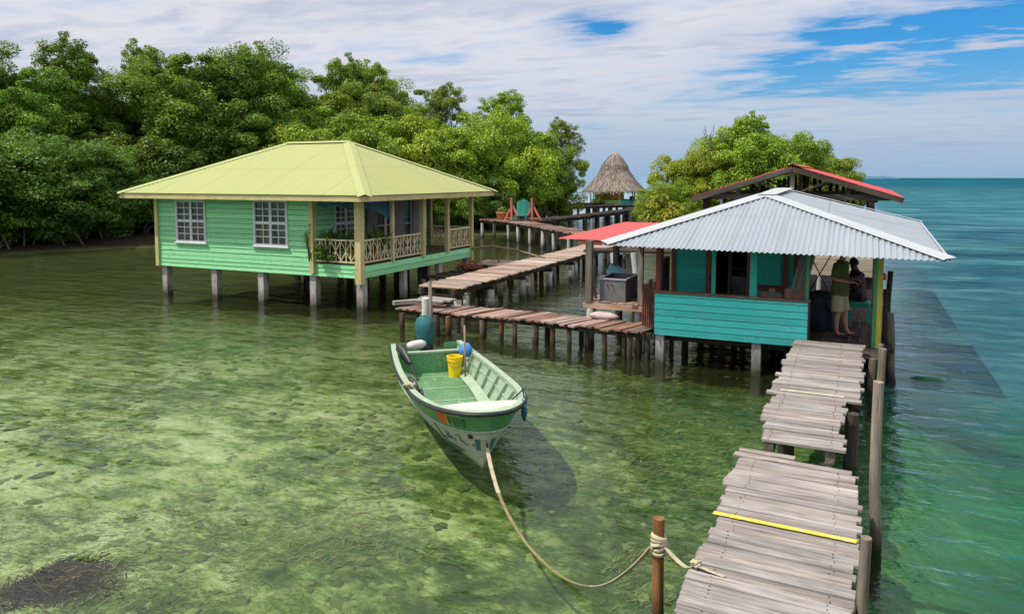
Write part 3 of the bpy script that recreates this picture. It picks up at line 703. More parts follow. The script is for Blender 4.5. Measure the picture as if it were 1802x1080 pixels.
def low_walk():
    root=thing('boardwalk','low crooked walkway of reddish boards leading to the turquoise hut','boardwalk',(-7,16.4,0))
    mb=MB(); pts=[(-10.65,16.62,.50),(-9.0,16.62,.51),(-7.2,16.35,.56),(-5.6,15.98,.60),(-3.85,15.72,.62)]
    for i,(a,b) in enumerate(zip(pts[:-1],pts[1:])): planks_along(mb,a,b,(1.0,1.08,1.02,1.0)[i],.20,.07,.04,.02,.03,.10)
    mb.build('planking',M['red_wood'],root,bevel=.004)
    for dy in (-.33,.33):
        for a,b in zip(pts[:-1],pts[1:]):
            q=MB(); q.beam((a[0],a[1]+dy,a[2]-.085),(b[0],b[1]+dy,b[2]-.085),.07,.12); q.build('beam',M['dark_wood'],root)
    for i in range(15):
        u=i/14; x=-10.55+6.6*u; y=16.55-.75*max(0,u-.2); z=.40+.1*u
        pile(root,x+R.uniform(-.1,.1),y-.38+R.uniform(-.06,.06),z,R.uniform(.05,.085),M['pile_wood'] if i%3 else M['log'],lean=(R.uniform(-.05,.05),0))
        if i%2==0: pile(root,x+R.uniform(.05,.3),y+.3,z,R.uniform(.05,.08),M['dark_wood'],lean=(R.uniform(-.05,.05),0))
    for i in range(5): pile(root,-4.35+i*.14,15.5+.1*(i%3),.5,.06,M['pile_wood'],lean=(R.uniform(-.05,.05),0))
    b=MB(); b.beam((-10.85,16.25,.62),(-10.35,16.95,.62),.16,.10); o=b.build('curb_board',M['grey_wood'],root)
low_walk()
def mooring_poles():
    mb=MB(); mb.tube([(-9.5,15.62,-1),(-9.5,15.62,.93)],.095,12); o=mb.build('mooring_pipe',M['white_pile'],loc=(-9.5,15.62,0),smooth=True,auto=50); tag(o,'white plastic pipe standing in the water behind the outboard motor','pipe')
    mb=MB(); mb.tube([(-9.33,15.55,-1),(-9.31,15.56,.4),(-9.36,15.6,1.36)],[.055,.05,.042],7,wob=.05); o=mb.build('mooring_pole',M['stake'],loc=(-9.33,15.55,0),smooth=True); tag(o,'thin bare wooden pole lashed beside the white plastic pipe','pole')
mooring_poles()

def low_platform():
    root=thing('platform','low dark plank platform beside the veranda of the green house','platform',(-12.4,23.6,0))
    mb=MB(); planks_y(mb,lambda y:-12.75,lambda y:-11.5,20.2,26.0,.62,.16,.12,.05,.03,.03,.02); mb.build('planking',M['dark_wood'],root)
    m2=MB(); planks_along(m2,(-12.9,25.0,.70),(-11.3,25.0,.70),1.6,.18,.1,.03); m2.build('upper_planking',M['pale_wood'],root)
    for x in (-12.6,-11.7):
        for y in (20.6,22.8,25.4): pile(root,x,y,.6,.08,M['pile_wood'])
    mb=MB()
    for i in range(26):
        a=R.uniform(0,PI); c=Vector((-12.45+R.uniform(-.35,.35),23.4+R.uniform(-.35,.35),.66+R.uniform(0,.22))); d=Vector((math.cos(a),math.sin(a),R.uniform(-.25,.25)))*R.uniform(.12,.35)
        mb.beam(c-d,c+d,.08,.025)
    tag(mb.build('scrap_heap',M['redbrown'],loc=(-12.45,23.4,.65)),'heap of rusty red broken boards on the low dark platform','scrap')
    mb=MB(); mb.tube([(-12.7,24.15,1.30),(-12.3,25.0,1.32),(-11.6,25.4,1.18),(-10.9,25.35,1.05),(-10.2,25.0,.98)],[.045,.042,.038,.035,.03],7,wob=.06); root=thing('handrail','crooked branch handrail between the veranda and the pale boardwalk','handrail',(-12,25,0)); mb.build('rail',M['stake'],root,smooth=True)
    pile(root,-12.1,25.2,1.3,.04,M['stake'],lean=(-.06,.02),name='post'); pile(root,-11.0,25.37,1.35,.04,M['stake'],lean=(.05,.02),name='post')
low_platform()

# ------------------------------------------------------------------ green house
def lap_wall(mb,p0,p1,z0,z1,ex=.165,th=.025,nrm=None,holes=(),gap=.012):
    """lapped boards between p0 and p1 (xy), cut round holes given as (u0,u1,z0,z1) along the wall"""
    p0=Vector((*p0,0));p1=Vector((*p1,0)); d=(p1-p0); L=d.length; d.normalize(); n=Vector((*nrm,0))
    Q0=p0-n*.035; Q1=p1-n*.035; mb.beam(Q0+Vector((0,0,(z0+z1)/2)),Q1+Vector((0,0,(z0+z1)/2)),.02,z1-z0-.01,mi=1)  # added dark sheet deepens the lap shade in the board gaps
    z=z0
    while z<z1-.005:
        h=min(ex,z1-z); segs=[(0,L)]
        for (a,b,c,e) in holes:
            if c<z+h*.6 and e>z+h*.4: segs=[q for s in segs for q in ((s[0],min(s[1],a)),(max(s[0],b),s[1])) if q[1]-q[0]>.02]
        rn=R.random()
        for (a,b) in segs:
            A=p0+d*a;B=p0+d*b; lo=n*th*.9; ox=R.uniform(0,40)
            # wedge: thick at its foot, thin at its top
            V=[A+lo+Vector((0,0,z)),B+lo+Vector((0,0,z)),B+n*.006+Vector((0,0,z+h-gap)),A+n*.006+Vector((0,0,z+h-gap)),A-n*.02+Vector((0,0,z)),B-n*.02+Vector((0,0,z)),B-n*.02+Vector((0,0,z+h-gap)),A-n*.02+Vector((0,0,z+h-gap))]
            T=[(ox+a,ox,0),(ox+b,ox,0),(ox+b,ox+h,0),(ox+a,ox+h,0)]*2
            mb.add(V,[(0,1,2,3),(5,4,7,6),(4,5,1,0),(3,2,6,7),(4,0,3,7),(1,5,6,2)],T,rn)
        z+=ex
def window(parent,p0,p1,z0,z1,nrm,cols=2,rows=2,sub=(2,3),name='window'):
    p0=Vector((*p0,0));p1=Vector((*p1,0)); d=(p1-p0); L=d.length; d.normalize(); n=Vector((*nrm,0)); f=MB()
    P=lambda u,z,k: p0+d*u+Vector((0,0,z))+n*k
    def bar(u0,z0_,u1,z1_,w,k,t=.03): f.beam(P(u0,z0_,k),P(u1,z1_,k),w,t,n)
    fw=.075
    bar(-fw/2,z0-fw,-fw/2,z1+fw,fw,.03,.05); bar(L+fw/2,z0-fw,L+fw/2,z1+fw,fw,.03,.05); bar(0,z0-fw/2,L,z0-fw/2,fw,.03,.05); bar(0,z1+fw/2,L,z1+fw/2,fw,.03,.05)
    f.beam(P(-.12,z0-fw-.015,.045),P(L+.12,z0-fw-.015,.045),.10,.03,(0,0,1))
    for i in range(1,cols): bar(L*i/cols,z0,L*i/cols,z1,.10,.025,.035)
    for j in range(1,rows): bar(0,z0+(z1-z0)*j/rows,L,z0+(z1-z0)*j/rows,.085,.024,.033)
    for i in range(cols*sub[0]):
        if i%sub[0]: bar(L*i/(cols*sub[0]),z0,L*i/(cols*sub[0]),z1,.028,.018,.02)
    for j in range(rows*sub[1]):
        if j%sub[1]: bar(0,z0+(z1-z0)*j/(rows*sub[1]),L,z0+(z1-z0)*j/(rows*sub[1]),.028,.017,.018)
    o=f.build(name,M['white_frame'],parent)
    g=MB(); nc=cols*sub[0]; nr=rows*sub[1]
    for i in range(nc):
        for j in range(nr):
            u0,u1=L*i/nc,L*(i+1)/nc; a,b=z0+(z1-z0)*j/nr,z0+(z1-z0)*(j+1)/nr; t=R.uniform(-.004,.004); t2=R.uniform(-.004,.004)
            g.add([P(u0,a,.004+t),P(u1,a,.004-t),P(u1,b,.004-t+t2),P(u0,b,.004+t+t2)],[(0,1,2,3)])
    g.build('pane',M['glass'],o); return o
def hip_sheet(mb,e0,e1,r0,r1,waves,amp,nseg=5,rowsn=3,rnd=None,mi=0,sheets=1):
    """corrugated roof plane between eave e0-e1 and ridge r0-r1 (ridge may shrink to a point); ridges run straight up the slope"""
    e0,e1,r0,r1=map(Vector,(e0,e1,r0,r1)); ed=(e1-e0); W=ed.length; ed.normalize()
    a=(r0-e0).dot(ed); b=(r1-e0).dot(ed)
    nrm=ed.cross((r0+r1)/2-(e0+e1)/2).normalized()
    if nrm.z<0: nrm=-nrm
    n=waves*nseg
    def top(u):
        if u<a: return (e0+(r0-e0)*(u/a)) if a>1e-6 else r0
        if u>b: return (e1+(r1-e1)*((W-u)/(W-b))) if W-b>1e-6 else r1
        return r0.lerp(r1,(u-a)/(b-a) if b-a>1e-6 else 0)
    rows=[];T=[]
    for k in range(rowsn+1):
        row=[]
        for i in range(n+1):
            u=W*i/n; f=k/rowsn; bt=e0+ed*u; tp=top(u); p=bt.lerp(tp,f)
            row.append(p+nrm*(amp*math.sin(2*PI*i/nseg)*(1 if k<rowsn else 1))); T.append((u,(p-bt).length,0))
        rows.append(row)
    mb.strip(rows,mi,rnd,T)
def green_house():
    root=thing('stilt_house','green board house on piles with a yellow green hip roof','house',(-16.8,21,0))
    XL,XI,XR,YF,YB=-20.92,-14.52,-12.82,17.6,24.3
    w1=(XL,-20.0+.0); W1=(-19.98,-18.82,1.86,3.10); W2=(-16.70,-15.52,1.86,3.12)
    mb=MB(); lap_wall(mb,(XL,YF),(XI,YF),1.36,3.30,.155,nrm=(0,-1),holes=[(W1[0]-XL-.02,W1[1]-XL+.02,W1[2]-.02,W1[3]+.02),(W2[0]-XL-.02,W2[1]-XL+.02,W2[2]-.02,W2[3]+.02)])
    mb.build('front_wall',[M['green_board'],M['dark']],root)
    mb=MB(); lap_wall(mb,(XL,YF-.012),(XR,YF-.012),.98,1.36,.127,nrm=(0,-1)); mb.build('front_skirt',[M['green_board'],M['dark']],root)
    mb=MB(); lap_wall(mb,(XR+.012,YF),(XR+.012,YB),.98,1.33,.175,nrm=(1,0)); mb.build('side_skirt',[M['green_board'],M['dark']],root)
    mb=MB(); lap_wall(mb,(XL,YB),(XL,YF),.98,3.30,.155,nrm=(-1,0)); lap_wall(mb,(XL,YB),(XI,YB),.98,3.30,.155,nrm=(0,1)); mb.build('back_wall',[M['green_board'],M['dark']],root)
    mb=MB(); lap_wall(mb,(XI,YF+.05),(XI,YB-.3),1.36,3.30,.155,nrm=(1,0),holes=[(.95,2.0,1.9,3.0),(3.1,5.3,1.38,3.15)]); mb.build('inner_wall',[M['green_board'],M['dark']],root)
    mb=MB(); mb.box(XL+.02,XR-.01,YF+.03,YB,1.24,1.352); mb.build('floor',M['dark_wood'],root)
    mb=MB(); mb.box(XL,XR,YF,YB,3.30,3.325); mb.build('ceiling',M['cream'],root)
    window(root,(W1[0],YF),(W1[1],YF),W1[2],W1[3],(0,-1)); window(root,(W2[0],YF),(W2[1],YF),W2[2],W2[3],(0,-1))
    window(root,(XI,18.62),(XI,19.62),1.92,2.98,(1,0)); 
    w=window(root,(XI,20.75),(XI,22.85),1.42,3.1,(1,0),4,1,(1,2),'glass_door')
    for (a,b) in ((20.15,20.7),(21.6,22.35),(22.9,23.3)):
        mb=MB(); rows=[]; n=18
        for k in range(2): rows.append([(XI+.10+.03*math.sin(i*2.1),a+(b-a)*i/n,1.45+k*1.72) for i in range(n+1)])
        mb.strip(rows)
        rows=[]
        for k in range(2): rows.append([(XI+.106+.03*math.sin(i*2.1),a+(b-a)*i/n,1.45+k*1.72) for i in range(n,-1,-1)])
        mb.strip(rows); mb.build('curtain',M['curtain'],root)
    mb=MB(); n=30
    for k,off in ((0,0),(1,.006)):
        mb.strip([[(XI+.15+(XR-XI-.2)*i/n,YF+.10+off+.02*math.sin(i*1.3),3.29) for i in range(n+1)],[(XI+.15+(XR-XI-.2)*i/n,YF+.10+off+.03*math.sin(i*1.3),3.02-.05*math.sin(i*.4)) for i in range(n+1)]])
    mb.strip([[(XR-.10,YF+.2+1.5*i/n,3.29) for i in range(n+1)],[(XR-.10+.02*math.sin(i),YF+.2+1.5*i/n,2.98-.5*(i/n)**2) for i in range(n+1)]])
    mb.build('valance',M['blue_cloth'],root)
    # posts
    for (x,y,w,z0) in ((XL+.02,YF-.03,.13,.97),(XI,YF-.045,.17,1.06),(XR-.03,YF-.04,.20,.82),(XR+.02,19.15,.10,1.30),(XR+.02,20.9,.15,1.30),(XR+.02,22.5,.13,1.30),(XR+.03,24.25,.13,.86),(XI,24.25,.13,1.3)):
        b=MB(); b.box(x-w/2,x+w/2,y-w/2,y+w/2,z0,3.31); b.build('post',M['cream'] if w>.12 else M['rail_cream'],root)
    b=MB(); b.box(XL,XR+.05,YF-.06,YF+.02,3.20,3.31); b.build('header',M['cream'],root); b=MB(); b.box(XR-.02,XR+.06,YF+.02,YB,3.18,3.31); b.build('header',M['cream'],root)
    # railings
    def railing(p0,p1,n):
        p0=Vector((*p0,0));p1=Vector((*p1,0)); r=MB(); L=(p1-p0).length; P=lambda u,z:p0.lerp(p1,u)+Vector((0,0,z))
        r.beam(P(0,2.06),P(1,2.06),.07,.05); r.beam(P(0,1.43),P(1,1.43),.05,.05)
        for i in range(n+1): r.beam(P(min(.985,max(.015,i/n)),1.45),P(min(.985,max(.015,i/n)),2.04),.03,.035,p1-p0)
        for i in range(n):
            a,b=i/n,(i+1)/n; m=(a+b)/2
            for (q0,q1) in (((a,1.745),(m,2.03)),((m,2.03),(b,1.745)),((b,1.745),(m,1.46)),((m,1.46),(a,1.745))):
                r.beam(P(q0[0],q0[1]),P(q1[0],q1[1]),.022,.028,p1-p0)
            r.beam(P(m-.012/L*2,1.45),P(m-.012/L*2,2.04),.018,.03,p1-p0)
        r.build('railing',M['rail_cream'],root)
    railing((XI+.1,YF-.03),(XR-.14,YF-.03),4); railing((XR,YF+.08),(XR,19.1),4); railing((XR,19.2),(XR,20.82),4); railing((XR,22.57),(XR,24.18),4); railing((XI+.1,24.25),(XR-.05,24.25),4)
    # roof
    e=[(-21.95,16.95,3.37),(-12.2,16.95,3.37),(-12.2,25.1,3.37),(-21.95,25.1,3.37)]; r0=(-18.3,21.0,5.08); r1=(-15.75,21.0,5.08)
    mb=MB(); hip_sheet(mb,e[0],e[1],r0,r1,110,.007,4,4); hip_sheet(mb,e[1],e[2],r1,r1,90,.007,4,4); hip_sheet(mb,e[2],e[3],r1,r0,110,.007,4,4); hip_sheet(mb,e[3],e[0],r0,r0,90,.007,4,4)
    roof=mb.build('roof',M['roof_green'],root,smooth=True)
    c=MB()
    def cap(m,a,b,w,th=.03,sag=.05):
        a=Vector(a);b=Vector(b); d=(b-a).normalized(); s=d.cross(Vector((0,0,1))).normalized(); up=Vector((0,0,.03))
        m.strip([[a-s*w+up-Vector((0,0,sag)),a+up,a+s*w+up-Vector((0,0,sag))],[b-s*w+up-Vector((0,0,sag)),b+up,b+s*w+up-Vector((0,0,sag))]],rnd=.9,tc=[(0,0,0),(w,0,0),(2*w,0,0),(0,4,0),(w,4,0),(2*w,4,0)])
    for q,t in ((e[0],r0),(e[1],r1),(e[2],r1),(e[3],r0),(r0,r1)): cap(c,q,t,.2,sag=.068)
    c.build('hip_cap',M['roof_green'],roof)
    f=MB()
    for i in range(4):
        a,b=Vector(e[i]),Vector(e[(i+1)%4]); ins=Vector((-17,21,3.37))
        f.beam(a.lerp(ins,.012)-Vector((0,0,.095)),b.lerp(ins,.012)-Vector((0,0,.095)),.03,.16)
    f.build('fascia',M['cream'],roof)
    # piles
    for x in (-20.75,-18.55,-16.62,-14.62,-12.92):
        for y in (17.75,19.9,22.1,24.1):
            pile(root,x+R.uniform(-.03,.03),y,1.24 if y>18 else 1.0,.11 if y<18 else .09,M['grey_pile'] if y<18 or (x>-13 and y>18) else M['pile_wood'],square=True)
    for i in range(9): pile(root,R.uniform(-15,-13),R.uniform(19,23),1.24,.08,M['dark_wood'])
    for y in (17.85,20,22.1,24.1):
        b=MB(); b.box(XL+.1,XR-.1,y-.07,y+.07,1.05,1.238); b.build('beam',M['dark_wood'],root)
green_house()
frond_plant('potted_palm','bushy plant with narrow leaves behind the front veranda railing at its left','plant',(-14.05,17.95,1.72),150,.75,.22,M['fern'],.55,.035,.2,'plants on the veranda')
frond_plant('potted_palm','bushy plant with narrow leaves at the right end of the front railing','plant',(-13.35,18.0,1.72),130,.7,.22,M['fern'],.5,.035,.2,'plants on the veranda')
frond_plant('potted_palm','bushy plant with narrow leaves behind the side railing by the corner post','plant',(-13.1,18.7,1.70),150,.75,.2,M['fern'],.5,.035,.2,'plants on the veranda')
leafy_plant('trailing_plant','trailing leafy plant hanging over the front veranda railing','plant',(-13.95,17.52,1.40),.42,.30,18,40,.10,M['fern'],seed=5)
leafy_plant('trailing_plant','vine climbing the post where the veranda meets the front wall','plant',(-14.58,17.46,1.42),.13,.55,12,22,.09,M['fern'],seed=6)

# ------------------------------------------------------------------ turquoise hut
def teal_hut():
    root=thing('stilt_hut','turquoise open hut on piles under a corrugated zinc roof','hut',(-1.7,17.5,0))
    mb=MB(); planks_along(mb,(-3.72,15.22,.70),(-3.72+4.22,15.22,.70),.2,.2,0,.06,.004) if False else None
    f=MB()
    x=-3.74
    while x<.5:
        b=R.uniform(.14,.2); f.beam((x+b/2,15.12,.70),(x+b/2,20.2,.70),b-.008,.05); x+=b
    f.build('floor',M['dark_wood'],root)
    mb=MB(); lap_wall(mb,(-3.72,15.08),(-.80,15.08),.66,1.52,.132,.022,nrm=(0,-1)); mb.build('front_wall',[M['teal'],M['dark']],root)
    b=MB(); b.box(-.80,-.765,15.06,15.16,.72,1.52); b.build('end_board',M['dark_wood'],root)
    b=MB(); b.box(-3.76,-.76,15.02,15.17,1.523,1.56); b.build('sill',M['brown_sill'],root)
    for (x,y,wd,z0,m) in ((-3.655,15.1,.09,1.562,'redbrown'),(-2.56,15.14,.075,1.562,'teal_post'),(-1.80,15.14,.13,1.562,'teal_post'),(-.82,15.12,.055,1.562,'green_post')):
        q=MB(); q.box(x-wd/2,x+wd/2,y-wd/2,y+wd/2,z0,2.62); q.build('post',M[m],root)
    q=MB(); q.box(.365,.455,15.16,15.25,.73,2.62); q.build('post',M['yellow_post'],root); q=MB(); q.box(.30,.362,15.165,15.245,.73,2.62); q.build('post',M['green_post'],root)
    q=MB(); q.box(.36,.44,20.0,20.08,.73,2.7); q.build('post',M['dark_wood'],root)
    q=MB(); q.box(-3.7,-3.6,18.4,18.5,.73,2.75); q.build('post',M['redbrown'],root)
    # room behind the counter
    YI=16.5
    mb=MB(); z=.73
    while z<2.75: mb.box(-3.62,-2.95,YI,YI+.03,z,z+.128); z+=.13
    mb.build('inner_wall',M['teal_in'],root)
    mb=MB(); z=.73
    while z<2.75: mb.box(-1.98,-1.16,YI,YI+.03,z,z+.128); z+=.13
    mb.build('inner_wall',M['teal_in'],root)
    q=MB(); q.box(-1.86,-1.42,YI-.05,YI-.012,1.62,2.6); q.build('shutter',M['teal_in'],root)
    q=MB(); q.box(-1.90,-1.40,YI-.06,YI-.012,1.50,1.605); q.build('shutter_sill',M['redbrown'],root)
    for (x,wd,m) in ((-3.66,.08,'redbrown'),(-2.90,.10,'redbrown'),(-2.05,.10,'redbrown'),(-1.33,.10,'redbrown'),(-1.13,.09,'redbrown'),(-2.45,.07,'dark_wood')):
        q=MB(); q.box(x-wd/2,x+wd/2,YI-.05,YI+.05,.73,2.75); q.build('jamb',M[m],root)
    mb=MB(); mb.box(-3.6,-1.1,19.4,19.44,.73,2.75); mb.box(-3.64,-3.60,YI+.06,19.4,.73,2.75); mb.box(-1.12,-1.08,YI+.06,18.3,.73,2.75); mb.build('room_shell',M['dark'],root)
    q=MB(); q.box(-2.52,-2.12,17.3,17.9,.73,1.65); q.box(-2.46,-2.4,17.28,17.3,.9,1.5); q.build('fridge',M['metal_grey'],root,bevel=.02)
    mb=MB()
    for i in range(3): mb.box(-2.8,-1.9,19.15,19.38,1.2+i*.4,1.22+i*.4)
    mb.build('shelf',M['pale_wood'],root)
    q=MB(); q.tube([(-2.86,YI-.09,1.75),(-2.86,YI-.12,1.75),(-2.86,YI-.12,1.63),(-2.86,YI-.09,1.63)],.012,6); q.build('door_pull',M['black'],root)
    # pickets standing behind the sill
    for i in range(6):
        x=-1.62+i*.145; q=MB(); h=1.60+(.10 if i%2 else .02)+R.uniform(-.02,.03); q.box(x-.055,x+.055,15.30,15.33,.9,h); q.build('picket',M['brown_sill'],root)
    q=MB(); q.box(-1.75,-.80,15.335,15.37,1.30,1.40); q.build('picket_rail',M['brown_sill'],root)
    # zinc roof
    FL,FR,C2,BL=Vector((-4.62,14.3,2.52)),Vector((1.44,14.3,2.47)),Vector((1.27,18.8,2.87)),Vector((-4.5,20.2,2.55))
    A,B=Vector((-1.86,17.4,3.44)),Vector((-1.52,17.9,3.58))
    mb=MB(); hip_sheet(mb,FL,FR,A,A,64,.014,6,3); 
    hip_sheet(mb,FR,C2,A,B,56,.008,6,3); hip_sheet(mb,C2,BL,B,B,60,.012,6,3); hip_sheet(mb,BL,FL,B,A,60,.012,6,3)
    roof=mb.build('roof',M['zinc'],root,smooth=True)
    # sheet joints on the front slope
    c=MB()
    def flash(a,b,s,wd,up=.03):
        a=Vector(a);b=Vector(b); s=Vector(s).normalized()*wd; u=Vector((0,0,up)); L=(b-a).length; N=14
        for k in range(N):
            p,q=a.lerp(b,k/N),a.lerp(b,(k+1)/N); jag=R.uniform(-.008,.008)
            c.strip([[p+u,p+s+u*.85],[q+u,q+s+u*.85]],rnd=.6+.02*(k%2),tc=[(0,k,0),(wd,k,0),(0,k+1,0),(wd,k+1,0)])
    d1=(A-FL).normalized(); d2=(A-FR).normalized()
    flash(FL+Vector((.12,-.03,.01)),A,(-.8,.6,.18),.22); flash(FL+Vector((.12,-.03,.01)),A,(.45,-.9,-.27),.06)
    flash(FR+Vector((-.1,-.02,.01)),A,(.72,.66,.10),.24); flash(FR+Vector((-.1,-.02,.01)),A,(-.5,-.86,-.27),.05)
    flash(A,B,(1,.2,0),.2,.05); flash(A,B,(-1,-.2,0),.2,.05)
    flash(C2,B,(.3,1,0),.16); flash(FR.lerp(C2,.02),FR.lerp(C2,.98),(-1,0,.32),.05,.02)
    c.build('hip_cap',M['zinc_cap'],roof)
    b=MB(); b.beam((-4.2,14.85,2.60),(1.15,14.85,2.56),.05,.07); b.build('eave_beam',M['dark_wood'],root)
    b=MB(); b.beam((-3.7,15.12,2.62),(.45,15.2,2.60),.06,.10); b.build('eave_beam',M['green_post'],root)
    b=MB(); b.beam((.42,15.2,2.60),(.42,20,2.70),.06,.10); b.build('eave_beam',M['dark_wood'],root)
    # piles
    for i,x in enumerate((-3.62,-1.72,-.3)):
        pile(root,x,15.2,.66,.085 if i<2 else .07,M['grey_pile'] if i<2 else M['pile_wood'],square=True)
    for x in (-3.4,-2.6,-1.7,-.8,.3):
        for y in (16.6,18.4,20.0): pile(root,x,y,.67,.08,M['dark_wood'])
    pile(root,.42,15.3,.67,.08,M['pile_wood'])
    for y in (15.3,17.5,19.8):
        b=MB(); b.box(-3.7,.48,y-.05,y+.05,.52,.672); b.build('floor_beam',M['dark_wood'],root)
    b=MB(); b.box(.14,.50,15.04,15.09,.55,.73); b.build('edge_board',M['pile_wood'],root)
teal_hut()
def hut_contents():
    mb=MB()
    for i in range(7):
        x=-1.02+.035*i; mb.beam((x-.22,15.75+.02*i,1.2),(x+.08,16.05+.02*i,2.5),.07,.012,(0,-1,0))
    tag(mb.build('leaning_boards',M['grey_wood'],loc=(-1,16,1.2)),'grey boards leaning inside the hut next to the slim green post','boards')
    mb=MB(); a=[(-.92,16.9,1.38),(-.46,16.9,2.3)];b=[(-.92,16.94,2.3),(-.46,16.94,1.38)]
    mb.tube(a,.012,6); mb.tube(b,.012,6); mb.tube([(-.46,16.96,1.38),(-.86,16.96,1.22)],.012,6); mb.tube([(-.92,16.88,2.3),(-.92,16.88,.73)],.012,6); mb.tube([(-.95,16.9,2.31),(-.4,16.9,2.31)],.012,6)
    tag(mb.build('metal_rack',M['black'],loc=(-.7,16.9,.73)),'black metal rack of crossed bars behind the standing person','rack')
    mb=MB(); rows=[]
    mb.lathe((-.62,16.75,.727),[(.30,0),(.33,.1),(.34,.4),(.33,.62),(.29,.74),(.1,.80),(.0,.8)],18); mb.tube([(-.95,16.7,.76),(-.93,16.55,1.2),(-.7,16.42,1.48),(-.45,16.42,1.42)],.02,6); mb.tube([(-.4,16.45,.76),(-.42,16.42,1.1),(-.55,16.40,1.46)],.02,6)
    tag(mb.build('covered_barrel',plain('dark blue tarp',(.018,.026,.036),.6,.3,0,.5,5),loc=(-.62,16.75,.727),smooth=True,auto=50),'barrel under a dark tarp behind the legs of the standing person','barrel')
hut_contents()

# ------------------------------------------------------------------ red roofed building
def red_house():
    root=thing('shed','open timber building with red gable roof behind the zinc roof','building',(-1.6,24,0))
    A0,A1=Vector((-1.58,20.75,4.16)),Vector((-1.62,27.6,4.2)); L0,L1=Vector((-4.15,20.75,3.33)),Vector((-4.15,27.6,3.36)); R0,R1=Vector((1.0,20.75,3.36)),Vector((1.0,27.6,3.42))
    mb=MB(); hip_sheet(mb,R0,R1,A0,A1,40,.010,6,2); hip_sheet(mb,L1,L0,A1,A0,40,.010,6,2); roof=mb.build('roof',M['red_roof'],root,smooth=True)
    c=MB()
    for s in (-1,1): c.strip([[A0+Vector((0,-.02,.045)),A1+Vector((0,.02,.045))],[A0+Vector((s*.2,-.02,-.02)),A1+Vector((s*.2,.02,-.02))]])
    c.build('ridge_cap',M['red_roof'],roof)
    for (p,q) in ((L0,A0),(A0,R0)):
        b=MB(); b.beam(p+Vector((0,-.02,-.09)),q+Vector((0,-.02,-.075)),.05,.125); b.build('bargeboard',M['dark_wood'] if p==A0 else M['bark'],root)
    for y in (21.0,24,27.2):
        b=MB(); b.box(-3.9,.75,y-.05,y+.05,3.28,3.42); b.build('tie_beam',M['pile_wood'],root)
        b=MB(); b.box(-1.65,-1.53,y-.045,y+.045,3.42,4.0); b.build('king_post',M['stake'],root)
        for s in (-1,1):
            b=MB(); b.beam((-1.6+s*.95,y,3.42),(-1.6+s*.25,y,3.85) if False else (-1.6+s*.42,y,3.86),.07,.07,(0,1,0)) if False else b.beam((-1.6+s*.12,y,3.46),(-1.6+s*.95,y,3.78),.06,.08,(0,1,0)); b.build('strut',M['pile_wood'],root)
            b=MB(); b.box(-1.6+s*1.35-.04,-1.6+s*1.35+.04,y-.04,y+.04,3.42,3.66); b.build('strut',M['pile_wood'],root)
    for x in (-3.8,.30):
        for y in (21.0,24,27.2): q=MB(); q.box(x-.07,x+.07,y-.07,y+.07,.7,3.28); q.build('post',M['dark_wood'],root)
    q=MB(); q.box(-3.42,-3.36,21.0,21.06,2.4,3.28); q.build('post',M['white_pile'],root)
    g=MB(); x=-3.6
    while x<.6:
        t=4.12-abs(x+1.6)*.32
        if R.random()<.82: g.box(x,x+.11,27.3,27.33,3.0+R.uniform(0,.1),t-.03)
        x+=R.uniform(.13,.2)
    g.build('gable_slats',M['dark_wood'],root)
    mb=MB(); z=1.36
    while z<2.2: mb.box(-1.35,.45,20.8,20.83,z,z+.135); z+=.14
    mb.build('front_wall',wood('pale bleached wall boards',(.30,.24,.18),(.62,.54,.44),.15),root)
    mb=MB(); z=1.6
    while z<3.2: mb.box(-3.35,-1.2,24.1,24.13,z,z+.135); z+=.14
    mb.build('inner_wall',M['teal_in'],root)
    f=MB(); planks_y(f,lambda y:-4.0,lambda y:.7,20.3,27.6,.72,.2,.03); f.build('floor',M['dark_wood'],root)
    for x in (-3.8,-1.6,.5):
        for y in (20.8,23,25.2,27.3): pile(root,x,y,.70,.08,M['dark_wood'])
    pile(root,-.85,20.7,1.36,.05,M['white_pile'],zb=.74,name='post')
red_house()

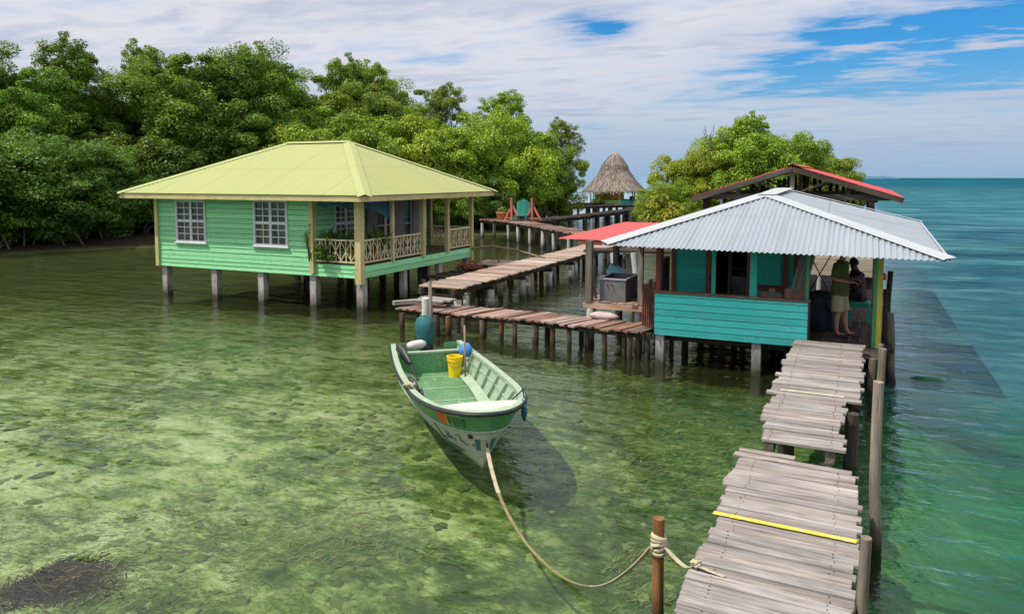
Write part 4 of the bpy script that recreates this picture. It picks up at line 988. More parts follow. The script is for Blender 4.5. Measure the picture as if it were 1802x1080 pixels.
# ------------------------------------------------------------------ tub platform with red awning, gate, float
def wash_place():
    root=thing('shelter','small plank platform with posts under a faded red awning beside the hut','shelter',(-5,17.5,0))
    f=MB(); planks_along(f,(-5.72,17.5,.98),(-4.22,17.5,.98),2.1,.16,.06,.035,.012,.015); f.build('planking',M['red_wood'],root)
    b=MB(); b.beam((-5.75,16.5,.90),(-4.2,16.47,.90),.06,.12); b.build('edge_beam',M['pale_wood'],root); b=MB(); b.beam((-5.75,18.5,.90),(-4.2,18.5,.90),.06,.12); b.build('edge_beam',M['dark_wood'],root)
    for (x,y,wd,z0) in ((-5.62,16.52,.15,.98),(-4.42,16.58,.11,.98),(-5.55,18.4,.13,.98),(-4.4,18.4,.11,.98)):
        q=MB(); q.box(x-wd/2,x+wd/2,y-wd/2,y+wd/2,z0,2.40); q.build('post',M['stake'],root)
    q=MB(); q.beam((-5.48,16.6,1.05),(-5.60,16.62,1.75),.05,.07,(0,1,0)); q.build('brace',M['pile_wood'],root)
    aw=MB(); e0,e1,e2,e3=Vector((-6.62,17.05,2.40)),Vector((-5.50,16.45,2.40)),Vector((-3.9,18.6,2.62)),Vector((-5.6,20.0,2.60))
    e1b=Vector((-4.3,16.5,2.42))
    hip_sheet(aw,(-6.6,16.95,2.39),(-4.25,16.45,2.42),(-5.75,19.8,2.66),(-4.2,19.8,2.66),16,.003,6,2)
    o=aw.build('awning',M['red_awning'],root,smooth=True)
    fa=MB(); fa.beam((-6.0,16.86,2.335),(-4.25,16.50,2.36),.03,.11); fa.build('awning_fascia',M['redbrown'],o)
    for (x,y,lx) in ((-5.6,16.55,0),(-4.5,16.7,0)): pile(root,x,y,.84,.095,M['white_pile'],n=12,lean=(lx,0))
    for (x,y,lx) in ((-5.45,18.4,0),(-4.5,18.45,0)): pile(root,x,y,.84,.085,M['stake'])
    # tub
    t=MB(); x0,x1,y0,y1,z0,z1,k=-5.42,-4.80,16.68,17.72,1.0,1.53,.025
    t.box(x0,x1,y0,y0+k,z0,z1); t.box(x0,x1,y1-k,y1,z0,z1); t.box(x0,x0+k,y0+k,y1-k,z0,z1); t.box(x1-k,x1,y0+k,y1-k,z0,z1); t.box(x0+k,x1-k,y0+k,y1-k,z0,z0+.03)
    tub=thing('metal_tub','open grey metal tub on the red awning platform','tub',(-5.1,17.2,1)); t.build('body',M['metal_grey'],tub)
    r=MB(); r.box(x0-.02,x1+.02,y0-.025,y0-.002,z1-.03,z1+.006); r.box(x0-.02,x1+.02,y1+.002,y1+.025,z1-.03,z1+.006); r.box(x0-.025,x0-.002,y0,y1,z1-.03,z1+.006); r.box(x1+.002,x1+.025,y0,y1,z1-.03,z1+.006); r.build('rim',plain('pale metal rim',(.42,.42,.44),.4,.4,.2,.1,5),tub)
    for dx in (.18,.30): h=MB(); h.tube([(x0+dx,y0-.01,1.40),(x0+dx,y0-.035,1.37),(x0+dx+.04,y0-.035,1.33)],.008,6); h.build('hook',M['black'],tub)
    # light blue crate beyond the tub
    c=thing('crate','light blue plastic crate tipped up behind the metal tub','crate',(-5.35,18.3,1.0)); m=MB()
    def CB(a,b,wd,hh): m.beam(a,b,wd,hh)
    ax=Vector((math.cos(-.5),0,math.sin(-.5))); up=Vector((-ax.z,0,ax.x)); q=Vector((-5.42,18.2,1.60)); ay=Vector((0,1,0))
    def panel(cn,u,v,hu,hv,th=.015): m.beam(cn-u*hu,cn+u*hu,hv*2,th,u.cross(v))
    panel(q,ax,ay,.20,.14); panel(q-ay*.14+up*-.12,ax,up,.20,.12); panel(q+ay*.14+up*-.12,ax,up,.20,.12); panel(q-ax*.2+up*-.12,ay,up,.14,.12); panel(q+ax*.2+up*-.12,ay,up,.14,.12)
    m.build('shell',M['lblue'],c); m=MB(); m.beam(q+up*.012-ax*.08,q+up*.012+ax*.08,.05,.012,up); m.build('handle',M['white'],c)
    sh=thing('side_table','small wooden stand carrying the light blue crate','stand',(-5.35,18.2,.98)); m=MB(); m.box(-5.65,-5.15,18.0,18.4,1.30,1.33); m.build('table_top',M['pile_wood'],sh)
    for (x,y) in ((-5.61,18.04),(-5.19,18.04),(-5.61,18.36),(-5.19,18.36)): m=MB(); m.box(x-.02,x+.02,y-.02,y+.02,1.0,1.30); m.build('leg',M['pile_wood'],sh)
    # gate
    g=thing('picket_gate','red brown picket gate closing the low walkway beside the hut','gate',(-3.95,15.5,.6))
    for i in range(7):
        u=i/6; x=-4.14+.40*u; y=15.72-.42*u; h=1.60+.16*u+R.uniform(-.05,.05)
        b=MB(); b.beam((x,y,.68+.05*u),(x+R.uniform(-.01,.01),y,h),.052,.02,(1,1,0)); b.build('picket',M['picket'],g)
    b=MB(); b.beam((-4.16,15.77,.95),(-3.72,15.31,1.0),.03,.07); b.build('rail',M['picket'],g); b=MB(); b.beam((-4.16,15.77,1.42),(-3.72,15.31,1.48),.03,.07); b.build('rail',M['picket'],g)
    # float
    fl=MB(); fl.tube([(-5.58+.72*i/10,16.42-.06*i/10,.70) for i in range(11)],[.01,.07,.10,.115,.12,.122,.12,.115,.10,.07,.01],12,squash=(.75,1))
    tag(fl.build('float',plain('pinkish float plastic',(.50,.40,.36),.6),loc=(-5.22,16.4,.62),smooth=True),'pinkish white oval float lying on the reddish walkway','float')
wash_place()
# slanted white piles of an old landing behind the tub
def old_landing():
    root=thing('landing','old landing with crooked white piles in the water behind the tub','landing',(-5.5,21,0))
    for (x,y,lx,h,mt) in ((-6.9,20.8,-.15,1.7,'white_pile'),(-5.95,20.6,-.35,1.72,'white_pile'),(-5.3,20.6,-.4,1.75,'white_pile'),(-5.55,21.2,-.5,1.65,'white_pile'),(-6.4,21.4,.05,1.6,'dark_wood'),(-5.0,21.6,0,1.6,'dark_wood')):
        pile(root,x,y,h,.10,M[mt],lean=(lx,0),n=12)
    b=MB(); b.beam((-7.2,21,1.74),(-4.2,21,1.80),.8,.06); b.build('planking',M['dark_wood'],root)
old_landing()

# ------------------------------------------------------------------ stakes along the dock
def stake(label,p0,p1,r,mat='stake',bend=.02,name='wooden_stake',group='poles standing along the dock'):
    p0=Vector(p0);p1=Vector(p1); mb=MB(); pts=[p0.lerp(p1,k/6)+Vector((R.uniform(-bend,bend),R.uniform(-bend,bend),0)) for k in range(7)]
    mb.tube(pts,[r*1.1,r*1.05,r,r*1.02,r*.97,r*.98,r*.92],9,wob=.06)
    q=pts[3]; 
    o=mb.build(name,M[mat],loc=p0,smooth=True,auto=55); tag(o,label,'pole',group); return o
stake('tall bare pole standing in the water right of the near dock section',(.30,8.55,-1.6),(.25,8.4,1.78),.056)
stake('bare pole right behind the tallest one next to the far dock section',(.34,12.45,-2),(.39,12.4,1.30),.056)
stake('short cut pole at the right edge of the near dock by the yellow stripe',(.19,5.9,-1.2),(.115,5.95,1.22),.042)
stake('dark leaning pole in the water off the hut corner',(.80,15.75,-2),(.60,15.8,1.3),.075,'pile_wood')
stake('dark upright post rising beside the yellow post',(.60,16.4,-2),(.60,16.5,2.02),.055,'dark_wood')
stake('thin dark post just outside the hut corner',(.53,15.75,-2),(.53,15.8,1.75),.04,'dark_wood')
stake('squared grey post under the hut corner by the dock end',(.30,14.6,-2),(.30,14.6,.66),.06,'pile_wood')
stake('grey post with rope below the yellow post',(.46,14.75,-2),(.46,14.75,.9),.055,'stake')
stake('reddish log post in the water holding the boat strap',(-1.45,6.2,-1.2),(-1.465,6.2,.95),.052,'log',.012,'mooring_post',None)
def green_float():
    mb=MB(); mb.tube([(1.0,16.2,-.06),(1.12,16.2,-.05),(1.5,16.2,-.05),(1.62,16.2,-.06)],[.06,.1,.1,.06],10); tag(mb.build('drum',M['hull_paint'],loc=(1.3,16.2,0),smooth=True),'green drum floating half sunk by the leaning pole','drum')
green_float()
def yellow_cloth():
    mb=MB(); mb.lathe((.50,15.95,1.98),[(.0,-.08),(.03,-.07),(.038,-.02),(.03,.03),(.015,.06),(.0,.065)],10); tag(mb.build('buoy',M['orange'],loc=(.5,15.95,1.98),smooth=True),'small orange buoy hanging behind the yellow post','buoy')
yellow_cloth()

# ------------------------------------------------------------------ boat
E1=Vector((.635,-.7725,0)); E2=Vector((.7725,.635,0)); T0=Vector((-7.80,12.84,0)); LW,LG=5.22,5.72
def bg(s):
    b=.70+.13*math.sin(min(s,.62)/.62*PI*.62)
    if s>.55: b*=max(0,1-((s-.55)/.45)**2.9)**.5
    return b
def hp(s,t,side,off=0):
    """hull point: s along, t keel 0 .. gunwale 1, side -1 left of the heading / +1 right"""
    p=.20+.62*max(0,(s-.25)/.75)**1.9
    wv=t**p
    b=max(0,bg(s)*wv-off)
    zk=-.16+.10*max(0,(s-.8)/.2)**2; zg=.55+.32*s**1.8
    z=zk+(zg-zk)*t
    x=s*(LW+(LG-LW)*t) - (off if s>.97 else 0)
    return T0+E1*x-E2*(side*b)+Vector((0,0,z))
SS=[0,.06,.12,.2,.28,.36,.44,.52,.58,.64,.70,.75,.80,.84,.88,.91,.94,.96,.975,.988,.996,1.0]
def boat():
    root=thing('motor_boat','green and white open motor boat moored by a strap in the shallows','boat',T0)
    TT=[0,.06,.18,.32,.48,.66,.71,.77,.84,.92,1.0]
    mb=MB()
    for sd in (-1,1):
        for (ta,mi) in ((TT[:6],0),(TT[5:],1)):
            rows=[[hp(s,t,sd) for t in ta] for s in SS]; rows=rows if sd<0 else [r[::-1] for r in rows]
            mb.strip(rows,mi,.5,[(s*5.5,t*1.2+sd*9,0) for s in SS for t in (ta if sd<0 else ta[::-1])])
    # transom with the motor cut-out
    for sd in (-1,1):
        ts=[0,.24,.48,.7,1.0]
        rows=[[T0+E1*.0-E2*(sd*bg(0)*t**.22*k)+Vector((0,0,-.16+.71*t-(.13 if (k<.5 and t>.9) else 0))) for k in (0,.3,.48,.52,1)] for t in ts]
        mb.strip(rows if sd>0 else [r[::-1] for r in rows],1,.5)
    hull=mb.build('hull',[M['boat_white'],M['boat_green']],root,smooth=True,auto=35)
    # inside skin
    mi_=MB(); SI=[s for s in SS if s<.985]
    for sd in (-1,1):
        rows=[[hp(s,t,sd,.05) for t in (.38,.5,.62,.75,.88,.985)] for s in SI]; mi_.strip(rows,0,.5,[(s*5.5,t,0) for s in SI for t in (.38,.5,.62,.75,.88,.985)])
    rows=[[T0+E1*.05-E2*(sd*.66)+Vector((0,0,z)) for sd in (-1,1)] for z in (.1,.42)]; mi_.strip(rows,0)
    mi_.build('inner_skin',M['boat_pale'],root,smooth=True,auto=40)
    # floor boards
    fl=MB(); cuts=[.02,.2,.345,.485,.625,.80,.92]
    for a,b in zip(cuts[:-1],cuts[1:]):
        ns=6; ss=[a+(b-a)*k/ns for k in range(ns+1)]; rn=R.random()
        rows=[[hp(s,.40,sd,.03) for sd in (1,.0001,-1)] for s in ss]
        for r,s in zip(rows,ss):
            for q in r: q.z=.125
            r[1]=(r[0]+r[2])/2
        fl.strip(rows,0,rn,[(s*5.5,k*.7,0) for s in ss for k in range(3)])
    fl.build('floor',M['boat_floor'],root)
    sm=MB()
    for c in cuts[1:5]:
        a,b=hp(c,.40,1,.05),hp(c,.40,-1,.05); a.z=b.z=.130; sm.beam(a,b,.03,.012)
    sm.build('floor_seam',M['boat_pale'],root)
    # gunwale cap, rub rail, side stripe
    def ring(ta,off,z): return [hp(s,ta,-1,off)+Vector((0,0,z)) for s in SS]+[hp(s,ta,1,off)+Vector((0,0,z)) for s in SS[::-1][1:]]
    g=MB(); o_=ring(1,-.012,.012); i_=ring(1,.085,.012); g.strip([o_,i_],0,.5); i2=ring(1,.085,-.05); g.strip([i_,i2],0,.5); g.build('gunwale',M['boat_pale'],root,smooth=True,auto=30)
    rb=MB(); rb.tube(ring(1,-.018,-.02),.028,8); rb.build('rub_rail',M['black'],root,smooth=True)
    st=MB(); st.tube(ring(.665,-.008,0),.015,6); st.build('white_stripe',M['boat_pale'],root,smooth=True)
    # fore deck and bulkhead
    fd=MB(); sf=[s for s in SS if s>=.84]
    rows=[[hp(s,.93,1,.06),(hp(s,.93,1,.06)+hp(s,.93,-1,.06))/2+Vector((0,0,.02)),hp(s,.93,-1,.06)] for s in sf]; fd.strip(rows,0,.5); 
    fd.strip([[hp(.84,t,1,.06),hp(.84,t,-1,.06)] for t in (.93,.7,.5,.36)]); fd.build('fore_deck',paint('white deck paint',(.60,.61,.56),(.50,.52,.46),.15,(.45,.5,.4),.45,.03,grain=False),root,smooth=True,auto=30)
    # stern bench
    be=MB()
    sA=.135
    a,b=hp(sA,.70,1,.055),hp(sA,.70,-1,.055)
    be.strip([[Vector((a.x,a.y,.125)),Vector((b.x,b.y,.125))],[Vector((a.x,a.y,.52)),Vector((b.x,b.y,.52))]],0,.5); be.build('stern_bulkhead',M['boat_green'],root)
    c2=MB(); c2.beam(Vector((a.x,a.y,.53))-E1*.03,Vector((b.x,b.y,.53))-E1*.03,.10,.035); c2.build('bulkhead_cap',M['boat_pale'],root)
    # ribs and lower shelf along both sides
    for sd in (-1,1):
        for s in (.21,.32,.43,.54,.65,.75):
            rb=MB(); q0,q1=hp(s,.44,sd,.07),hp(s,.95,sd,.062); rb.beam(q0,q1,.07,.035,E1); rb.build('rib',M['boat_pale'],root)
        st_=MB(); st_.tube([hp(.14+.68*k/16,.74,sd,.058) for k in range(17)],.022,6,squash=(1.3,.6)); st_.build('stringer',M['boat_pale'],root)
        sh=MB(); ss=[.15+.66*k/12 for k in range(13)]
        sh.strip([[hp(s,.40,sd,.045) for s in ss],[hp(s,.52,sd,.11) for s in ss],[hp(s,.42,sd,.22) for s in ss]]); 
        for k in range(13): pass
        sh.build('side_shelf',M['boat_pale'],root)
    def sp(ph): return .55+.45*math.sin(min(ph,PI/2))**(2/2.9)
    # registration and marks painted on the bow, wrapped on the hull skin
    def on_hull(me_pts,s0,t0,sx,tz,side,off=.006):
        return [hp(s0+px*sx*(1 if side>0 else -1)*-1 if False else s0+px*sx,t0+pz*tz,side,-off) for px,pz in me_pts]
    def quad_mark(name,s0,s1,t0,t1,mat,side=1,n=6,off=.005):
        m=MB(); rows=[[hp(sp(s0+(s1-s0)*i/n),t0+(t1-t0)*j/3,side,-off) for i in range(n+1)] for j in range(4)]; m.strip(rows); return m.build(name,mat,hull)
    SIDE=1
    quad_mark('registration_sticker',.70,.83,.72,.92,M['orange'],SIDE)
    quad_mark('sticker_edge',.832,.85,.71,.91,M['yellow'],SIDE,2,.005)
    def text_mark(s,s0,t0,ds,dt,mat,name='registration_number'):
        cu=bpy.data.curves.new('t','FONT'); cu.body=s; cu.size=1; cu.resolution_u=3; cu.space_character=1.1
        ob=bpy.data.objects.new('t',cu); col.objects.link(ob); dg=bpy.context.evaluated_depsgraph_get(); dg.update()
        me=bpy.data.meshes.new_from_object(ob.evaluated_get(dg)); bpy.data.objects.remove(ob)
        m=MB(); m.add([hp(sp(s0+v.co.x*ds),t0+v.co.y*dt,SIDE,-.007) for v in me.vertices],[tuple(p.vertices) for p in me.polygons]); m.build(name,mat,hull)
    text_mark('F 5310',.87,.735,.095,.20,M['ink'])
    def squiggle(name,pts,r,mat):
        m=MB(); m.tube([hp(sp(s),t,SIDE,-.003) for s,t in pts],r,5); m.build(name,mat,hull)
    squiggle('painted_scrawl',[(.50,.60),(.52,.44),(.535,.36),(.58,.40),(.62,.38)],.008,M['ink']); squiggle('painted_scrawl',[(.66,.42),(.67,.56),(.70,.42),(.73,.56),(.74,.42),(.78,.50),(.80,.42),(.83,.47)],.006,M['inkblue'])
    squiggle('painted_scrawl',[(.86,.54),(.95,.56),(.955,.45),(1.0,.46),(1.01,.40),(1.07,.41)],.007,M['ink'])
    quad_mark('painted_emblem',1.27,1.40,.34,.54,M['inkblue'],SIDE); quad_mark('painted_emblem',1.14,1.24,.54,.61,M['ink'],SIDE); quad_mark('painted_emblem',1.30,1.44,.34,.54,M['inkblue'],-1); quad_mark('painted_emblem',1.20,1.23,.40,.45,M['ink'],SIDE,2)
    # bow eye
    b=MB(); q=hp(1,.42,1); b.tube([q+Vector((0,0,.06)),q+E1*.06+Vector((0,0,.04)),q+E1*.06-Vector((0,0,.03)),q-Vector((0,0,.05))],.012,6); b.build('bow_eye',M['black'],hull)
    # outboard motor under a cover
    mo=MB(); c=T0-E1*.16; rows=[]; n=18
    prof=[(.09,.12,.30),(.125,.16,.33),(.135,.18,.46),(.17,.23,.62),(.19,.26,.76),(.195,.26,.90),(.165,.22,1.00),(.10,.14,1.05),(.03,.04,1.06)]
    for (ra,rb_,z) in prof: rows.append([c+E2*(ra*math.cos(2*PI*k/n)*(1+.05*math.sin(3*k+z*9)))+E1*(rb_*math.sin(2*PI*k/n)*(1+.05*math.cos(2*k+z*7))-.05*(z-.4))+Vector((0,0,z)) for k in range(n+1)])
    mo.strip(rows,0,.5); mot=mo.build('outboard_motor',M['motor'],root,smooth=True)
    lg=MB(); lg.beam(c-E1*.05+Vector((0,0,-.5)),c-E1*.03+Vector((0,0,.36)),.16,.14,E1); lg.beam(c-E1*.06+Vector((0,0,-.42)),c-E1*.28+Vector((0,0,-.42)),.22,.02); lg.build('motor_leg',M['black'],mot)
    br=MB(); br.beam(T0+E1*.03+Vector((0,0,.12)),T0+E1*.03+Vector((0,0,.50)),.26,.10,E1); br.beam(T0+E1*.02+Vector((0,0,.45)),T0+E1*.34+Vector((0,0,.50)),.05,.05); br.build('motor_bracket',M['black'],mot)
    # things lying in the boat
    def inb(s,lat,z): return T0+E1*(s*5.2)+E2*lat+Vector((0,0,z))
    bk=thing('bucket','yellow plastic bucket standing in the stern of the boat','bucket',inb(.21,.38,.126)); m=MB(); m.lathe(inb(.21,.38,.126),[(.115,0),(.14,.30),(.152,.30),(.152,.325),(.145,.325),(.149,.36),(.156,.362),(.156,.385),(.138,.385),(.134,.34),(.112,.02),(.0,.02)],24); m.build('body',M['yellow'],bk,smooth=True,auto=35)
    m=MB(); p=inb(.21,.38,.126); m.tube([p+E2*(.155*math.cos(a))+Vector((0,0,.35))+E1*(.155*abs(math.sin(a))*.95)-Vector((0,0,.16*math.sin(a))) for a in [PI*k/10 for k in range(11)]],.005,5); m.build('handle',M['metal_grey'],bk)
    m=MB(); m.tube([inb(.27,.52,.14),inb(.25,.53,.6),inb(.225,.55,1.10)],.019,8); tag(m.build('wooden_pole',M['stake'],loc=inb(.27,.52,.13),smooth=True),'slim wooden pole leaning beside the yellow bucket in the boat','pole')
    m=MB(); rng=np.random.default_rng(3); P=inb(.20,.60,.60); rows=[]
    for i in range(9):
        th=PI*i/8; rows.append([P+Vector((math.sin(th)*math.cos(2*PI*k/12)*.12*(1+.14*rng.normal()),math.sin(th)*math.sin(2*PI*k/12)*.12*(1+.14*rng.normal()),math.cos(th)*.14)) for k in range(12)]); rows[-1].append(rows[-1][0])
    m.strip(rows); o=m.build('wadded_bag',M['blue'],loc=P,smooth=True); tag(o,'crumpled blue bag on the boat side behind the bucket','bag')
    m=MB(); m.tube([inb(.085,-.42,.60)+E2*(k*.07)+E1*(-.03*k) for k in range(6)],[.06,.085,.09,.09,.085,.05],14); tag(m.build('jug',M['white'],loc=inb(.085,-.4,.55),smooth=True),'white plastic jug lying in the left stern corner of the boat','jug')
    m=MB(); m.tube([inb(.12,-.62,.62),inb(.15,-.55,.55),inb(.18,-.50,.46),inb(.205,-.46,.40)],[.09,.10,.08,.05],12,squash=(1,.7)); m.tube([inb(.205,-.46,.40),inb(.25,-.36,.15)],[.018,.015],6); tag(m.build('fuel_can',M['black'],loc=inb(.12,-.6,.5),smooth=True,auto=40),'black scoop shaped container leaning at the left stern rail','container')
    m=MB()
    for k in range(5):
        pts=[hp(.36+.24*u,.60+.12*math.sin(u*9+k*1.7)+.02*k,1,.12+.025*k+.02*math.sin(u*13+k)) for u in [i/16 for i in range(17)]]; m.tube(pts,.02,7)
    tag(m.build('rope_coil',plain('dark wet rope',(.07,.085,.075),.9,.1,0,.6,18),loc=hp(.48,.6,1,.15),smooth=True),'heap of dark rope lying along the left side inside the boat','rope')
    m=MB()
    for k in range(7):
        a=k*.8; q=hp(.66,1,1,.03); m.tube([q+Vector((R.uniform(-.1,.1),R.uniform(-.1,.1),.03+R.uniform(0,.07))) for _ in range(4)],.016,6)
    tag(m.build('rope_knot',M['rope'],loc=hp(.66,1,1,.03),smooth=True),'pale knotted rope on the left rail of the boat','rope')
    m=MB(); q=hp(.93,.98,-1,-.05); m.tube([q+Vector((0,0,.0)),q-Vector((0,0,.07)),q-Vector((0,0,.14)),q-Vector((0,0,.22))],[.03,.04,.042,.015],9); m.tube([q+Vector((0,0,.03)),hp(.90,1,-1,.02)+Vector((0,0,.02))],.01,5); tag(m.build('fender',plain('dark blue cloth',(.02,.10,.19),.8,.2,0,.3,9),loc=q,smooth=True),'dark blue cloth fender hanging off the right bow of the boat','fender')
    m=MB(); q=hp(.86,1,-1,.03); m.tube([hp(.78,.62,-1,.09),hp(.80,.9,-1,.09),q+Vector((0,0,.10)),q+Vector((0,0,.13)),hp(.885,1,-1,.0)+Vector((0,0,.03)),hp(.89,.9,-1,-.02)],.011,6); tag(m.build('cord',M['black'],loc=q,smooth=True),'thin black cord looped over the right rail near the bow','cord')
boat()
def ribbon(name,label,pts,wd,mats,cat='strap'):
    mb=MB(); P=[Vector(p) for p in pts]; out=[]
    # smooth catmull
    for i in range(len(P)-1):
        a,b,c,d=P[max(i-1,0)],P[i],P[i+1],P[min(i+2,len(P)-1)]
        for k in range(8):
            t=k/8; out.append(.5*((2*b)+(c-a)*t+(2*a-5*b+4*c-d)*t*t+(3*b-a-3*c+d)*t**3))
    out.append(P[-1]); L=0
    for i in range(len(out)-1):
        p,q=out[i],out[i+1]; z=(p.z+q.z)/2; mi=1 if (z<.10 and len(mats)>1) else 0
        mb.beam(p,q+(q-p)*.03,wd*(1 if mi==0 else .75),.008,(0,.35,1),mi,.5)
    o=mb.build(name,mats,loc=P[0]); return tag(o,label,cat)
q=hp(1,.42,1)+E1*.05
ribbon('mooring_strap','long pale webbing strap sagging from the boat bow to the log post',[q,(-4.02,8.15,.22),(-3.70,7.75,.07),(-3.2,7.15,.035),(-2.75,6.72,.03),(-2.35,6.48,.03),(-2.0,6.33,.16),(-1.72,6.24,.42),(-1.51,6.2,.70)],.05,[M['rope'],M['wetrope']])
ribbon('tie_strap','short pale strap from the log post to the dock edge',[(-1.42,6.19,.72),(-1.30,6.12,.66),(-1.18,6.0,.67),(-1.08,5.93,.735),(-.98,5.90,.732),(-.86,5.87,.728)],.05,[M['rope']])
def knots():
    mb=MB()
    for k in range(5):
        z=.66+.03*k; pts=[(-1.462+.062*math.cos(a),6.2+.062*math.sin(a),z+.02*math.sin(a+k)) for a in [2*PI*i/14 for i in range(15)]]; mb.tube(pts,.013,6,squash=(1.6,.7))
    mb.tube([(-1.51,6.17,.62),(-1.50,6.14,.72),(-1.44,6.13,.74)],.016,6)
    tag(mb.build('strap_wrap',M['rope'],loc=(-1.46,6.2,.7),smooth=True),'pale strap wound round the top of the log post','strap')
    mb=MB()
    for k in range(4): mb.tube([(-1.10+R.uniform(-.05,.05),5.93+R.uniform(-.05,.05),.74+R.uniform(0,.04)) for _ in range(4)],.012,5)
    tag(mb.build('strap_knot',M['rope'],loc=(-1.1,5.93,.73),smooth=True),'pale strap knot on the left edge of the near dock','knot')
knots()

# ------------------------------------------------------------------ far walkways, deck chair, thatched hut
def far_walks():
    def walk(label,pts,wid,z,mat,pm,step,pr,seed,white=None):
        root=thing('boardwalk',label,'boardwalk',(*pts[0],0),'old boardwalks in the lagoon'); mb=MB()
        for a,b in zip(pts[:-1],pts[1:]):
            planks_along(mb,(*a,z),(*b,z),wid,.24,.08,.06,.03,.03)
        mb.build('planking',M[mat],root)
        for a,b in zip(pts[:-1],pts[1:]):
            A,B=Vector((*a,0)),Vector((*b,0)); d=B-A; L=d.length; s=Vector((-d.y,d.x,0)).normalized(); n=max(1,int(L/step))
            for sd in (-1,1):
                q=MB(); q.beam(A+s*sd*wid*.36+Vector((0,0,z-.13)),B+s*sd*wid*.36+Vector((0,0,z-.13)),.1,.18); q.build('beam',M['dark_wood'],root)
            for k in range(n+1):
                c=A+d*(k/n)
                for sd in (-1,1):
                    m=M[white] if (white and (k+sd)%2) else M[pm]
                    if white and sd>0: m=M[pm]
                    if white and sd<0: m=M[white]
                    pile(root,c.x+s.x*sd*wid*.38,c.y+s.y*sd*wid*.38,z-.2,pr*R.uniform(.8,1.15),m,lean=(R.uniform(-.08,.08),0))
        return root
    walk('far boardwalk on white piles leading to the red framed chair',[(-21.9,43.9),(-19.2,42.3),(-15.3,38.3),(-11.2,33.6)],1.3,1.16,'red_wood','pile_wood',1.6,.10,1,'white_pile')
    walk('dark old boardwalk crossing the lagoon towards the mangrove clump',[(-18.3,42.5),(-17.6,52),(-17.2,66)],1.3,1.2,'dark_wood','dark_wood',2.2,.16,2)
    walk('dark far boardwalk in front of the thatched hut',[(-27.5,60),(-22.5,67),(-18.5,73.5)],1.5,1.25,'dark_wood','dark_wood',2.2,.16,3)
    walk('short dark boardwalk joining the mangrove clump in front of the thatched hut',[(-18.4,65),(-14.5,67.5)],1.3,1.2,'dark_wood','dark_wood',2,.16,4)
    walk('faraway low jetty on the left of the thatched hut',[(-27.5,68),(-24.5,75)],1.6,1.25,'dark_wood','dark_wood',2,.16,5)
    # teal slatted seat hung between two red A frames
    ch=thing('swing_chair','teal slatted high backed seat between red A frames on the far boardwalk','swing',(-19.0,43.0,1.18))
    red=paint('coral red paint',(.55,.16,.12),(.45,.12,.09),.25,(.3,.2,.16),.6,.15)
    for cx in (-19.75,-18.35):
        m=MB(); m.beam((cx-.5,42.9,1.18),(cx+.05,42.9,2.15),.11,.09,(0,1,0)); m.beam((cx+.6,42.92,1.18),(cx+.02,42.92,2.15),.11,.09,(0,1,0)); m.beam((cx+.02,42.85,1.18),(cx-.02,42.85,2.62),.12,.1,(0,1,0)); m.beam((cx-.38,42.86,1.35),(cx+.45,42.86,1.35),.06,.08)
        m.build('frame',red,ch)
    tm=paint('teal slats',(.02,.22,.16),(.03,.27,.2),.2,(.02,.12,.09),.6,.3)
    m=MB()
    for i in range(7):
        x=-19.42+i*.13; h=2.28+.25*math.sin(PI*(i+.5)/7); m.beam((x,42.95,1.22),(x,43.12,h),.115,.03,(0,-1,0))
    m.build('backrest',tm,ch); m=MB(); m.box(-19.45,-18.6,42.55,43.0,1.5,1.54); m.build('seat',tm,ch)
    for x in (-19.4,-18.66): m=MB(); m.box(x-.04,x+.04,42.56,42.64,1.19,1.5); m.build('leg',tm,ch)
    leafy_plant('flower_pot','orange pot with a yellow green plant left of the red frames','plant pot',(-20.55,43.1,1.60),.35,.25,8,40,.16,M['leaf'],(.2,.22,.02),seed=11)
    m=MB(); m.lathe((-20.55,43.1,1.19),[(.2,0),(.3,.2),(.34,.40),(.38,.46),(.36,.5),(.0,.5)],14); o=m.build('pot',M['terracotta'],bpy.data.objects['flower_pot'],smooth=True,auto=40)
    for i,(px,d,colr) in enumerate(((995,71,(.55,.3,.28)),(1040,77,(.5,.42,.38)))):
        pass
far_walks()
leafy_plant('shrub','yellow green shrub between the thatched hut and the zinc roof','shrub',(*spot(1168,31),1.3),1.0,.95,46,150,.16,M['leaf'],(.30,.33,.02),seed=21)
frond_plant('bromeliad','dry pinkish fronds below the yellow green shrub behind the red awning','plant',(*spot(1140,28),1.15),110,.8,.8,leafmat('dry fronds',(.36,.17,.12),.2,.02),.8,.045,None,None,0)
def shore_islet():
    mb=MB(); x,y=spot(1280,44)
    rows=[]
    for i in range(13):
        r=i/12
        rows.append([(x+RGT.x*math.cos(a)*r*10.5+FWD.x*math.sin(a)*r*13,y+RGT.y*math.cos(a)*r*10.5+FWD.y*math.sin(a)*r*13,.55-1.6*r**2+.12*mn.noise(Vector((r*4,a*3,2)))) for a in [2*PI*k/28 for k in range(29)]])
    mb.strip(rows); tag(mb.build('islet_ground',plain('islet mud',(.06,.05,.03),.95,.1,0,.4,1.5),smooth=True),kind='structure')
shore_islet()
